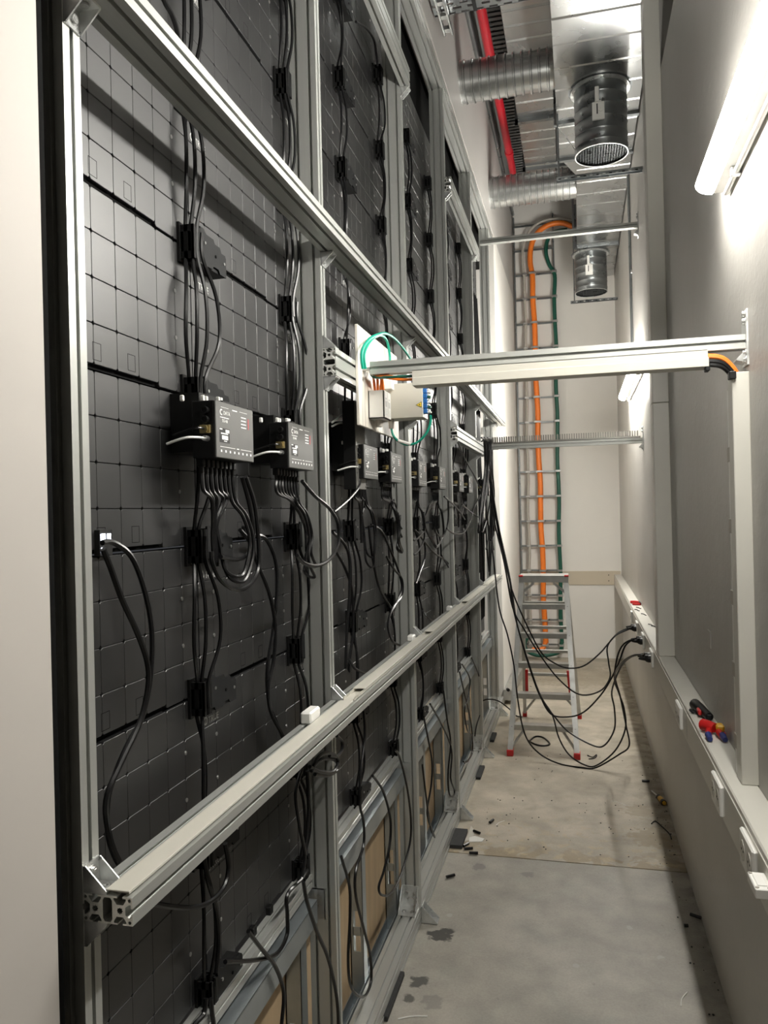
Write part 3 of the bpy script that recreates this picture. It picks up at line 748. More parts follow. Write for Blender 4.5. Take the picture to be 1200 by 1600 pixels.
# trunking on top of the lower long beam
t = thing('slotted_duct', (-.62, 3.4, ZLB + P4), 'cream slotted cable duct with lids along the lower long beam', 'cable duct')
ZD = ZLB + P4 + .0005
comb_duct(t, -.634, -.602, 2.0, 6.0, ZD, .010, .010, 1)
b = MB(); b.box(-.630, -.606, .925, 2.0, ZD, ZD + .004); b.build('base_strip', 'cream', t)
for k, (ya, yb) in enumerate([(.918, 1.98), (2.10, 3.05), (3.14, 4.05), (4.2, 5.1), (5.15, 5.98)]):
    zl = ZD + (.0045 if k == 0 else .0105)
    b = MB(); b.bbox(-.6365, -.600, ya, yb, zl, zl + .002, .0006); b.box(-.601, -.600, ya, yb, zl - .0015, zl + .001)
    b.build('lid', 'cream', t)

# ================================================================== RIGHT WALL FITTINGS
t = thing('dado_trunking', (.41, 4, .80), 'cream dado trunking running the length of the right wall', 'trunking')
XT = .372
b = MB(); b.bbox(XT, XW - .0005, -3.3, YEND - .002, .815, .947, .004); b.build('body', 'trunking', t)
for (ya, yb) in ((-3.3, 1.2), (1.21, 3.02), (3.03, 5.9), (5.91, YEND - .01)):
    b = MB(); b.bbox(XT - .003, XT, ya, yb, .835, .930, .001); b.build('cover', 'trunking', t)
t = thing('wall_trunking', (.41, 4.13, .947), 'wide vertical trunking rising from the dado to the ceiling', 'trunking')
b = MB(); b.bbox(XT, XW, 4.07, 4.20, .9475, 2.218, .003); b.build('lower_length', 'trunking', t)
b = MB(); b.bbox(XT, XW, 4.07, 4.20, 2.220, 5.55, .003); b.build('upper_length', 'trunking', t)
t = thing('wall_trunking', (.43, 2.25, .947), 'narrow vertical trunking from the dado up to the near beam', 'trunking')
b = MB(); b.bbox(.407, XW, 2.228, 2.29, .9475, 2.055, .002); b.build('cover', 'trunking', t)
b = MB(); b.box(.412, XW, 2.31, 2.335, .9475, 2.02)
b.build('back_strip', 'white_plastic', t)
for k in range(5):
    b = MB(); b.bbox(.409, .440, 2.288, 2.337, 1.02 + k * .20, 1.06 + k * .20, .001); b.build('clip', 'grey_cable', t)
b = MB(); b.bbox(.398, .416, 2.215, 2.24, 2.035, 2.056, .002); b.build('end_clip', 'black_plastic', t)
# thin conduit on the wall far back
b = MB(); b.cyl((XW - .012, 6.33, 2.72), (XW - .012, 6.33, 5.5), .011, 10)
cd = b.build('conduit', 'galv_dark', None, True); tag(cd, 'thin grey conduit running down the far right wall', 'conduit')
b = MB(); b.bbox(XW - .012, XW, 6.31, 6.35, 3.53, 3.56, .002); b.build('saddle', 'steel', cd)
# sockets
def socket(y, label, double=True, wide=.082, zc=.882, t_=.012):
    t = thing('wall_socket', (XT - .003, y, zc - .045), label, 'socket', 'sockets on the dado trunking')
    xx = XT - .003
    w2 = wide if not double else wide * 1.75
    b = MB(); b.bbox(xx - t_, xx, y - w2 / 2, y + w2 / 2, zc - .043, zc + .043, .004); pl = b.build('cover_plate', 'white_plastic', t)
    for k in ((-.5, .5) if double else (0,)):
        yc = y + k * wide * .87
        b = MB(); b.pipe((xx - t_ - .001, yc, zc), (xx - t_ + .0005, yc, zc), .024, .0205, 20); b.cyl((xx - t_ - .0004, yc, zc), (xx - t_ + .0003, yc, zc), .0205, 20); rc = b.build('receptacle', 'trunking', pl, True)
        b = MB()
        for s in (-1, 1): b.cyl((xx - t_ - .0012, yc + s * .0095, zc), (xx - t_, yc + s * .0095, zc), .0028, 8)
        b.build('pin_hole', 'label_black', rc)
    return t
def plug(y, label, zc=.882):
    t = thing('power_plug', (XT - .016, y, zc), label, 'plug', 'black plugs in the dado sockets')
    x0 = XT - .016
    b = MB(); b.lathe([(0, 0), (.0205, 0), (.0205, -.012), (.017, -.022), (.011, -.030), (.008, -.048), (.0045, -.062), (0, -.062)], (x0, y, zc), 0, 16); b.build('plug_body', 'black_plastic', t, True)
    b = MB(); b.bbox(x0 - .03, x0 - .012, y - .014, y + .014, zc + .008, zc + .020, .003); b.build('grip', 'black_plastic', t)
socket(6.0, 'narrow white socket plate, farthest on the dado trunking', False)
socket(5.45, 'white socket plate holding the farthest pair of plugs'); socket(4.94, 'white socket plate holding the middle pair of plugs'); socket(4.38, 'white socket plate holding the nearest pair of plugs')
for y, nm in ((5.45, 'farthest'), (4.94, 'middle'), (4.38, 'nearest')):
    for k, s in enumerate((-.036, .036)): plug(y + s, 'black plug in the %s plugged socket, %s one' % (nm, ('near', 'far')[k]))
socket(3.20, 'empty double socket under the black stripping tool'); socket(2.34, 'empty double socket just below the pliers'); socket(1.93, 'empty double socket nearest the camera on the dado')
t = thing('junction_box', (.35, 1.76, .80), 'small white box sticking out of the trunking at the right edge', 'box')
b = MB(); b.bbox(.335, XT - .003, 1.72, 1.80, .885, .906, .002); b.build('housing', 'white_plastic', t)
b = MB(); b.bbox(.342, .362, 1.735, 1.785, .906, .908, .001); ld = b.build('lid', 'paper', t)
for (xx, yy) in ((.340, 1.727), (.340, 1.793), (.363, 1.727)):
    s = MB(); s.cyl((xx, yy, .906), (xx, yy, .9075), .004, 8); s.build('screw', 'grey_cable', t)
b = MB(); b.box(XT - .006, XT - .003, 1.725, 1.728, .80, .885); b.build('cord', 'grey_cable', t)

# batten lamps
def batten(y0, y1, label, lm='lamp'):
    zc = 2.65
    t = thing('batten_lamp', (XW, (y0 + y1) / 2, zc - .03), label, 'lamp', 'batten lamps on the right wall')
    b = MB(); b.bbox(XW - .045, XW, y0 + .004, y1 - .004, zc - .030, zc + .030, .003); b.build('housing', 'white_plastic', t)
    b = MB(); n = 10; pl = [(XW - .045 - .046 * math.sin(math.pi * i / n), zc + .030 * math.cos(math.pi * i / n)) for i in range(n + 1)]
    b.prism(pl, 1, y0, y1); d = b.build('diffuser', lm, t, True)
    b = MB(); b.cyl((XW - .012, y0 - .4, zc - .042), (XW - .012, y1 - .03, zc - .042), .008, 8); b.build('conduit', 'wire_white', t, True)
    for yy in (y1 - .18, y0 + .2):
        b = MB(); b.bbox(XW - .026, XW, yy - .01, yy + .01, zc - .054, zc - .03, .002); b.build('clip', 'steel', t)
batten(.95, 2.45, 'bright white batten lamp on the right wall at the top right')
batten(5.45, 6.95, 'second bright batten lamp on the far right wall', 'lamp_far')

# tools on the dado ledge
ZT = .9475
t = thing('stripping_tool', (.412, 2.95, ZT), 'black cable stripping tool with a red button on the ledge', 'tool')
b = MB(); b.tube([(.400, 3.03, ZT + .018), (.405, 2.99, ZT + .020), (.415, 2.93, ZT + .018), (.425, 2.87, ZT + .014)], lambda u: .020 - .006 * u, 12); b.build('body', 'black_plastic', t, True)
b = MB(); b.bbox(.393, .404, 2.90, 2.945, ZT + .010, ZT + .028, .003); b.build('red_button', 'red', t)
b = MB(); b.tube([(.398, 2.96, ZT + .008), (.382, 2.955, ZT + .008), (.376, 2.975, ZT + .010)], .005, 8); b.build('lever', 'black_steel', t, True)
b = MB(); b.bbox(.415, .432, 2.86, 2.885, ZT + .004, ZT + .024, .003); b.build('head', 'black_steel', t)
t = thing('pliers', (.412, 2.68, ZT), 'red and yellow handled pliers with blue grips on the ledge', 'pliers')
b = MB(); b.tube([(.385, 2.735, ZT + .022), (.400, 2.715, ZT + .024), (.415, 2.70, ZT + .022)], lambda u: .020 - .004 * u, 12); b.build('red_body', 'red', t, True)
b = MB(); b.bbox(.418, .444, 2.685, 2.72, ZT + .012, ZT + .036, .006); b.build('yellow_head', 'tool_yellow', t)
b = MB(); b.bbox(.416, .447, 2.682, 2.723, ZT + .006, ZT + .013, .003); b.build('red_rim', 'red', t)
for k, (xa, xb) in enumerate(((.392, .388), (.424, .430))):
    b = MB(); b.tube([(xa + .004, 2.70, ZT + .014), (xa, 2.67, ZT + .014), (xb, 2.645, ZT + .011)], .010, 10); b.build('handle', 'red', t, True)
    b = MB(); b.tube([(xb, 2.652, ZT + .013), (xb + (.002 if k else -.001), 2.61, ZT + .010)], lambda u: .011 - .003 * u, 10); b.build('grip', 'tool_blue', t, True)
t = thing('folding_pliers', (.40, 6.22, ZT), 'dark red handled tool lying on the far ledge', 'tool')
b = MB(); b.tube([(.376, 6.26, ZT + .012), (.40, 6.25, ZT + .014), (.435, 6.24, ZT + .012)], .011, 8); b.build('handle', 'red', t, True)
b = MB(); b.tube([(.385, 6.16, ZT + .010), (.41, 6.15, ZT + .010), (.44, 6.17, ZT + .010)], .009, 8); b.build('handle', 'red', t, True)
b = MB(); b.bbox(.432, .446, 6.16, 6.25, ZT, ZT + .02, .003); b.build('jaw', 'black_steel', t)
for k, (x, y) in enumerate([(.392, 5.85), (.420, 5.62), (.412, 5.98), (.425, 5.12), (.438, 5.06)]):
    b = MB(); b.tube([(x - .012, y + .03, ZT + .004), (x, y, ZT + .006), (x + .006, y - .02, ZT + .004), (x + .014, y - .05, ZT + .004)], .0032, 6)
    tag(b.build('wire_offcut', 'black_steel', None, True), 'small bent wire offcut on the far part of the dado ledge', 'offcut', 'wire offcuts on the ledge')

# ================================================================== OVERHEAD: DUCTS, PIPE, TRAYS
ZDU = 4.30
t = thing('air_duct', (.18, 4.3, ZDU), 'large square galvanised air duct under the ceiling with ribbed bottom', 'duct')
b = MB(); b.box(-.08, .44, 2.6, 5.85, ZDU, ZDU + .40)
b.prism([(-.08, 5.85), (.44, 5.85), (.44, 6.2), (.045, 6.2)], 2, ZDU, ZDU + .40)
b.box(.045, .44, 6.2, YEND - .01, ZDU, ZDU + .40); b.build('casing', 'galv', t)
y = 2.75
while y < 8.9:
    x0 = -.08 if y < 5.85 else .045
    b = MB(); b.prism([(y - .012, ZDU), (y, ZDU - .0045), (y + .012, ZDU)], 0, x0 + .002, .438); b.build('bead', 'galv', t); y += .24
for (y, x0) in ((5.32, -.08), (5.88, -.08), (7.9, .045)):
    b = MB(); b.box(x0 - .006, .446, y - .018, y + .018, ZDU - .020, ZDU + .0); b.box(x0 - .02, x0, y - .018, y + .018, ZDU - .02, ZDU + .42); b.build('flange', 'galv_dark', t)
def spigot(x, y, z0, z1, R, label):
    t = thing('damper_spigot', (x, y, z0), label, 'duct spigot', 'round damper spigots')
    prof = [(R, 0)]
    L = z1 - z0
    for f in (.10, .26, .44, .62, .80):
        prof += [(R, L * f - .004), (R + .0028, L * f), (R, L * f + .004)]
    prof += [(R, L), (R + .035, L - .001)]
    inner = [(R - .003, L * .9), (R - .003, 0), (R + .002, -.001), (R + .002, .006)]
    b = MB(); b.lathe(prof, (x, y, z0), 2, 40); b.build('tube', 'galv_dark', t, True)
    b = MB(); b.lathe(inner, (x, y, z0), 2, 40); b.build('inner_wall', 'black_steel', t, True)  # black puts the shade inside the spigot into the colour
    b = MB(); b.pipe((x, y, z0 - .0015), (x, y, z0 + .004), R + .003, R - .003, 40); b.build('rim', 'zinc', t, True)
    b = MB(); b.cyl((x, y, z0 + .30 * L), (x, y, z0 + .305 * L), R - .004, 32); b.build('damper_blade', 'black_steel', t)  # blade blackened as well, interior shade in its colour
    b = MB(); g = -R
    k = 0
    while g < R:
        h = math.sqrt(max(R * R - g * g, 0)) - .002
        if h > .01:
            b.box(x + g - .0005, x + g + .0005, y - h, y + h, z0 + .012, z0 + .0130); b.box(x - h, x + h, y + g - .0005, y + g + .0005, z0 + .0132, z0 + .0142)
        g += .0160
    b.build('wire_mesh', 'galv_dark', t, kind='stuff')
    b = MB(); b.pipe((x, y, z1 - .004), (x, y, z1 - .016), R + .022, R - .002, 40); b.build('sealed_collar', 'zinc', t, True)
    a = math.radians(-97); cxp, cyp = x + math.cos(a) * R, y + math.sin(a) * R
    b = MB(); b.bbox(cxp - .036, cxp + .036, cyp - .022, cyp - .004, z0 + L * .34, z0 + L * .60, .003); hp = b.build('quadrant_plate', 'white_plastic', t)
    b = MB(); b.bbox(cxp - .018, cxp + .006, cyp - .027, cyp - .021, z0 + L * .60, z0 + L * .82, .002); b.bbox(cxp - .02, cxp + .02, cyp - .012, cyp - .004, z0 + L * .60, z0 + L * .63, .001); b.build('lever', 'white_plastic', hp)
    b = MB(); b.bbox(cxp - .010, cxp - .003, cyp - .0235, cyp - .0215, z0 + L * .42, z0 + L * .57, .0005); b.build('slot', 'label_black', hp)
    b = MB(); b.pipe((cxp + .014, cyp - .020, z0 + L * .48), (cxp + .014, cyp - .028, z0 + L * .48), .014, .006, 14); b.build('wing_nut', 'white_plastic', hp, True)
    return t
spigot(.19, 4.97, 3.89, ZDU, .158, 'large round duct spigot with white damper lever pointing down')
spigot(.178, 8.15, 3.90, ZDU, .158, 'far round duct spigot with damper hanging before the end wall')
def spiral(x0, x1, y, z, R, label):
    t = thing('spiral_duct', ((x0 + x1) / 2, y, z - R), label, 'duct', 'spiral ducts to the left wall')
    prof = []; n = int((x1 - x0) / .052)
    prof.append((R, x0))
    for i in range(n):
        h = x0 + .03 + i * .052
        prof += [(R, h - .009), (R + .0075, h - .003), (R + .0075, h + .003), (R, h + .009)]
    prof.append((R, x1)); 
    b = MB(); b.lathe([(r, h) for r, h in prof], (0, y, z), 0, 40); b.build('tube', 'galv_spiral', t, True)
    b = MB(); b.pipe((x0, y, z), (x0 + .006, y, z), R + .008, R - .002, 40); b.build('wall_collar', 'zinc', t, True)
    return t
spiral(XF, -.08, 4.93, 4.455, .122, 'near spiral duct running from the left wall into the square duct')
spiral(XF, .045, 6.60, 4.41, .125, 'far spiral duct running from the left wall below the red pipe')
# perforated strut and hangers
def perf_strut(x0, x1, y, z, label):
    t = thing('strut', ((x0 + x1) / 2, y, z), label, 'strut', 'perforated duct support struts')
    b = MB(); b.box(x0, x1, y - .018, y + .018, z + .020, z + .0225); b.box(x0, x1, y - .02, y - .018, z, z + .0225); b.box(x0, x1, y + .018, y + .02, z, z + .0225)
    n = int((x1 - x0) / .04)
    b.build('channel', 'galv_dark', t)
    for i in range(n):
        g = MB(); g.box(x0 + .012 + i * .04, x0 + .030 + i * .04, y - .0203, y - .0199, z + .004, z + .010); g.build('slot', 'print_white' if i % 2 else 'led_gap', t) if i < 20 else None
    return t
perf_strut(-.09, XW, 5.20, 3.855, 'perforated steel strut passing behind the large duct spigot')
perf_strut(-.03, XW - .005, 8.35, 3.86, 'perforated steel strut below the far duct spigot')
for k, (x, y, z0, z1, m) in enumerate([(-.075, 5.20, 3.86, 5.6, 'galv_dark'), (.02, 7.9, 4.28, 5.6, 'galv_dark'), (.01, 8.35, 3.86, 5.6, 'galv_dark'), (-.43, 6.6, 4.97, 5.6, 'galv_dark')]):
    b = MB(); b.cyl((x, y, z0), (x, y, z1), .006, 8); tag(b.build('hanger_rod', m, None, True), ['threaded rod beside the large spigot', 'threaded rod at the left side of the far duct', 'threaded rod beside the far duct spigot', 'threaded rod at the edge of the high flat duct'][k], 'rod')
cable([(-.085, 5.32, 4.285), (.03, 5.12, 4.02), (.05, 5.10, 3.98)], .004, 'wire_white', 'white cord slanting from the duct flange to the spigot', sub=3)
# high flat duct, left of the square duct
t = thing('flat_duct', (-.1, 6.0, 5.0), 'wide flat galvanised duct high up, left of the square duct', 'duct')
b = MB(); b.box(-.42, .40, 3.0, 8.4, 5.0, 5.35); b.build('casing', 'galv', t)
y = 3.1
while y < 8.3:
    b = MB(); b.prism([(y - .014, 5.0), (y, 4.993), (y + .014, 5.0)], 0, -.418, .398); b.build('bead', 'galv', t); y += .17
for y in (6.60, 7.55):
    b = MB(); b.box(-.445, .40, y - .02, y + .02, 4.965, 5.0); b.box(-.445, -.42, y - .02, y + .02, 4.965, 5.36); b.build('flange', 'galv_dark', t)
# red sprinkler pipe
t = thing('sprinkler_pipe', (-.545, 6, 4.95), 'bright red sprinkler pipe running under the ceiling', 'pipe')
b = MB(); b.cyl((-.545, 2.6, 5.0), (-.545, 7.6, 5.0), .034, 20); b.build('pipe', 'pipe_red', t, True)
for y in (5.9, 7.15):
    b = MB(); b.cyl((-.545, y, 5.0), (-.545, y + .06, 5.0), .040, 20); b.build('coupling', 'pipe_red', t, True)
b = MB(); b.cyl((-.545, 7.6, 5.03), (-.545, 7.6, 4.86), .016, 12); b.cyl((-.545, 7.6, 4.86), (-.545, 7.6, 4.855), .03, 14); b.build('sprinkler_head', 'steel', t, True)
b = MB(); b.cyl((XF + .02, 2.6, 5.08), (XF + .02, 8.9, 5.08), .018, 10); tag(b.build('conduit', 'galv_dark', None, True), 'dark grey conduit along the top of the left wall', 'conduit')
# dark ribbed deck between pipe and flat duct
t = thing('deck_sheet', (-.48, 5.5, 5.4), 'dark ribbed metal deck sheet above the red pipe', 'sheet')
b = MB()
for k in range(100): b.box(-.60, -.42, 3.0 + k * .06, 3.0 + k * .06 + .035, 5.44, 5.46)
b.box(-.60, -.42, 3.0, 9.0, 5.46, 5.48); b.build('ribs', 'galv_dark', t)
# perforated cable tray crossing at the top
t = thing('cable_tray', (-.3, 4.0, 4.25), 'perforated steel cable tray crossing above the near end of the duct', 'cable tray')
TZ, TY0, TY1 = 4.255, 3.62, 3.93
b = MB()
xs = [XF + .01 + .0 * i for i in range(1)]
x = XF + .012
b.box(XF + .01, -.085, TY1 - .003, TY1, TZ - .0, TZ + .055); b.box(XF + .01, -.085, TY0, TY0 + .003, TZ, TZ + .055)
rows = 8; rw = (TY1 - TY0) / rows
for j in range(rows):
    yb = TY0 + j * rw
    b.box(XF + .01, -.085, yb, yb + rw * .55, TZ, TZ + .0015)
    nx_ = 8
    for i in range(nx_):
        xa = XF + .01 + i * .072 + (.036 if j % 2 else 0)
        b.box(xa, min(xa + .030, -.085), yb + rw * .55, yb + rw, TZ, TZ + .0015)
b.build('perforated_floor', 'galv_dark', t)
b = MB(); b.box(-.46, -.44, TY0, TY1, TZ - .004, TZ + .0); b.build('joint_strip', 'black_steel', t)
t = thing('strut', (-.60, 3.7, 4.2), 'pair of steel channel rails hung beside the cable tray', 'strut')
for k, xx in enumerate((-.625, -.585)):
    b = MB(); b.box(xx - .006, xx + .006, 3.3, 4.02, 4.205, 4.2075); b.box(xx - .006, xx - .004, 3.3, 4.02, 4.205, 4.235); b.box(xx + .004, xx + .006, 3.3, 4.02, 4.205, 4.235); b.build('rail', 'zinc', t)
for k in range(6):
    b = MB(); b.box(-.62, -.59, 3.42 + k * .11, 3.45 + k * .11, 4.21, 4.23); b.build('link', 'steel', t)

# ================================================================== END WALL: CABLE LADDER
YT = YEND - .055
t = thing('cable_ladder', (-.43, YT, 0), 'steel cable ladder standing against the end wall', 'cable ladder')
for x in (-.648, -.208):
    b = MB(); b.box(x - .008, x + .008, YT - .02, YT + .03, .10, 5.05); b.build('side_rail', 'galv_dark', t)
k = 0; z = .155
while z < 5.05:
    b = MB(); b.box(-.64, -.216, YT - .006, YT + .006, z - .010, z + .010); b.build('rung', 'galv_dark', t)
    z += .2818; k += 1
def riser(xb, xt, m, r, label, off, top):
    pts = []
    for i in range(17):
        z = .18 + i * .26
        f = i / 16
        pts.append((xb + (xt - xb) * f + .006 * math.sin(i * 1.9 + off), YT - .02 - r, z))
    pts += top
    o = cable(pts, r, m, label, name='riser_cable', n=10)
    for k in range(16):
        z = .155 + .2818 * k
        f = (z - .18) / (.26 * 16); xx = xb + (xt - xb) * max(0, f)
        b = MB(); b.bbox(xx - r - .008, xx + r + .008, YT - .032 - 2 * r, YT - .012, z - .012, z + .012, .003)
        c = b.build('cable_clip', 'steel', o)
yy = YT - .04
riser(-.568, -.535, 'grey_cable', .016, 'grey riser cable on the cable ladder', 0, [(-.555, yy, 4.55), (-.53, yy, 4.75), (-.44, yy, 4.90), (-.30, yy, 4.97), (-.12, yy, 4.97), (.02, yy, 4.93)])
riser(-.40, -.445, 'orange', .030, 'thick orange riser cable bundle on the cable ladder', 1, [(-.468, yy, 4.52), (-.45, yy - .01, 4.70), (-.37, yy - .02, 4.84), (-.24, yy - .02, 4.91), (-.10, yy - .02, 4.91), (.02, yy, 4.86)])
riser(-.222, -.205, 'green', .022, 'dark green riser cable on the cable ladder', 2, [(-.255, yy, 4.46), (-.29, yy, 4.60), (-.27, yy, 4.74), (-.20, yy - .01, 4.82), (-.05, yy, 4.84)])
cable([(-.222, YT - .05, .20), (-.24, YT - .06, .09), (-.36, YT - .12, .055), (-.50, YT - .14, .055), (-.60, YT - .1, .09), (-.63, YT - .07, .16), (-.60, YT - .06, .24)], .02, 'green', 'dark green cable loop at the foot of the cable ladder', name='riser_cable', n=10)
cable([(-.40, YT - .05, .20), (-.42, YT - .07, .13), (-.48, YT - .09, .10), (-.55, YT - .09, .11)], .026, 'orange', 'orange cable end at the foot of the cable ladder', name='riser_cable', n=10)

# ================================================================== STEP LADDER
t = thing('step_ladder', (-.27, 5.88, 0), 'aluminium step ladder with red feet standing before the end wall', 'ladder')
ZTOP = 1.20
def lx(side, z, back=False):
    f = z / ZTOP
    a = (-.50 if side < 0 else -.048) if not back else (-.468 if side < 0 else -.03)
    bb = -.425 if side < 0 else -.105
    return a + (bb - a) * f
def ly(z, back=False):
    f = z / ZTOP; return (5.365 + (5.86 - 5.365) * f) if not back else (6.41 + (5.92 - 6.41) * f)
for side in (-1, 1):
    for back in (False, True):
        w_ = .018 if not back else .013; d = .030 if not back else .02
        b = MB(); pts0 = (lx(side, .02, back), ly(.02, back), .02); pts1 = (lx(side, ZTOP, back), ly(ZTOP, back), ZTOP)
        vs = []
        for p in (pts0, pts1): vs += [(p[0] - w_, p[1] - d, p[2]), (p[0] + w_, p[1] - d, p[2]), (p[0] + w_, p[1] + d, p[2]), (p[0] - w_, p[1] + d, p[2])]
        b.add(vs, [(0, 1, 5, 4), (1, 2, 6, 5), (2, 3, 7, 6), (3, 0, 4, 7), (0, 3, 2, 1), (4, 5, 6, 7)])
        lg_ = b.build('leg' if back else 'side_rail', 'alu_ladder', t)
        b = MB(); p = (lx(side, .02, back), ly(.02, back)); b.bbox(p[0] - w_ - .004, p[0] + w_ + .004, p[1] - d - .004, p[1] + d + .004, 0, .042, .003); b.build('foot', 'red', lg_)
        if back:
            b = MB(); vs = []
            for z in (.18, .42):
                p = (lx(side, z, True) - side * (.055 if side > 0 else .02), ly(z, True)); vs += [(p[0] - .011, p[1] - .028, z), (p[0] + .011, p[1] - .028, z), (p[0] + .011, p[1] - .010, z), (p[0] - .011, p[1] - .010, z)]
            b.add(vs, [(0, 1, 5, 4), (1, 2, 6, 5), (2, 3, 7, 6), (3, 0, 4, 7), (0, 3, 2, 1), (4, 5, 6, 7)]); b.build('red_sleeve', 'red', lg_)
for k in range(1, 6):
    z = .2 * k
    b = MB(); b.bbox(lx(-1, z) + .016, lx(1, z) - .016, ly(z) - .035, ly(z) + .040, z - .004, z, .001); b.box(lx(-1, z) + .016, lx(1, z) - .016, ly(z) - .037, ly(z) - .034, z - .036, z)
    st = b.build('step', 'alu_ladder', t)
    for s in (-1, 1):
        q = MB(); q.cyl((lx(s, z), ly(z) - .036, z - .018), (lx(s, z), ly(z) - .031, z - .018), .006, 8); q.build('rivet', 'black_steel', st)
b = MB(); b.bbox(lx(-1, ZTOP) - .02, lx(1, ZTOP) + .02, ly(ZTOP) - .05, ly(ZTOP) + .16, ZTOP - .004, ZTOP + .006, .002); b.box(lx(-1, ZTOP) - .02, lx(1, ZTOP) + .02, ly(ZTOP) - .05, ly(ZTOP) - .046, ZTOP - .045, ZTOP); tp = b.build('top_platform', 'alu_ladder', t)
for s in (-1, 1):
    xx = lx(s, ZTOP) + s * .006
    b = MB(); b.bbox(xx - .016, xx + .016, ly(ZTOP) - .053, ly(ZTOP) - .020, ZTOP - .004, ZTOP + .009, .003); b.build('corner_cap', 'red', tp)
    b = MB(); xi = lx(s, ZTOP - .1); b.prism([(xi, ZTOP - .14), (xi, ZTOP - .115), (xi - s * .09, ZTOP - .04), (xi - s * .10, ZTOP - .055)], 1, ly(ZTOP) - .04, ly(ZTOP) - .036); b.build('brace', 'alu_ladder', t)
for k in range(1, 6):
    z = .2 * k - .02
    b = MB(); b.bbox(lx(-1, z, True), lx(1, z, True), ly(z, True) - .015, ly(z, True) + .015, z - .012, z + .012, .002); b.build('rear_bar', 'alu_ladder', t)
for s in (-1, 1):
    for back in (False, True):
        b = MB(); a = Vector((lx(s, .04, back), ly(.04, back), .04)); e = Vector((lx(s, .19, back) - s * .10, ly(.19, back), .185)); b.cyl(a, e, .010, 6); b.build('brace', 'alu_ladder', t)
# leaning profile length behind the frame end, left of the ladder
t = thing('aluminium_tube', (-.60, 6.75, 0), 'loose aluminium beam lying along the left wall behind the ladder', 'beam')
a = atY(6.75, 793, 1086); e = atY(8.3, 819, 1034)
b = MB(); d = (e - a).normalized(); s = Vector((1, 0, 0)); n_ = d.cross(s).normalized()
vs = []
for p in (a, e): vs += [p - s * .034 - n_ * .045, p + s * .034 - n_ * .045, p + s * .034 + n_ * .045, p - s * .034 + n_ * .045]
b.add(vs, [(0, 1, 5, 4), (1, 2, 6, 5), (2, 3, 7, 6), (3, 0, 4, 7), (0, 3, 2, 1), (4, 5, 6, 7)]); b.build('bar', 'alu_ladder', t)
for (px, py) in ((793, 1077), (799, 1105)):
    p = atY(6.70, px, py); b = MB(); b.cyl(p, p + Vector((.01, -.03, 0)), .014, 12); b.build('knob', 'black_plastic', t, True)
b = MB(); b.cyl((a.x, 6.9, 0), (a.x, 6.9, a.z), .010, 8); b.build('prop', 'alu_ladder', t)

# ================================================================== CABLES
def path(pts, X):
    return [atX(p[2] if len(p) > 2 else X, p[0], p[1]) for p in pts]
BAYN = ['first', 'second', 'third', 'fourth', 'fifth']
# vertical runs between clamps on each cable column
for k in range(1, 10):
    ys = Y0 + PY * k - .040
    bay = BAYN[(k - 1) // 2 if k % 2 else k // 2 - 1]
    for r in range(0, 9):
        z0, z1 = ZR[r], ZR[r + 1]
        if r >= 4: n = (3 if k < 3 else 2) if r > 4 else (4 if k < 3 else 3)
        elif r == 3: n = 2
        else: n = 3 if r == 2 else 2
        if k >= 4 and r < 4: n = 2
        for q in range(n):
            amp = (.012 if r >= 5 else .042 if r == 4 else .035 if r in (1, 2) else .03) * (q - (n - 1) / 2) / max(1, (n - 1) / 2) * random.uniform(.6, 1.25)
            if n == 2: amp = random.uniform(-.02, .035) if r > 4 else random.uniform(-.03, .045)
            dx = XL + .014 + .0095 * q + random.uniform(0, .004)
            yy = ys + (q - 1) * .005
            cable([(dx, yy, z1 + .02), (dx, yy, z1 - .03), (dx + .012, yy + amp * .8, (z0 + z1) / 2 + .05), (dx + .012, yy + amp, (z0 + z1) / 2 - .04), (dx, yy + .002, z0 + .035), (dx, yy, z0 - .02)],
                  .0042, 'cable', 'black cable between clamps %s and %s from the bottom, %s cable column' % (ORD[r], ORD[r + 1], ORD[k - 1]), 'black cables strung in the %s bay' % bay, n=6, sub=5)
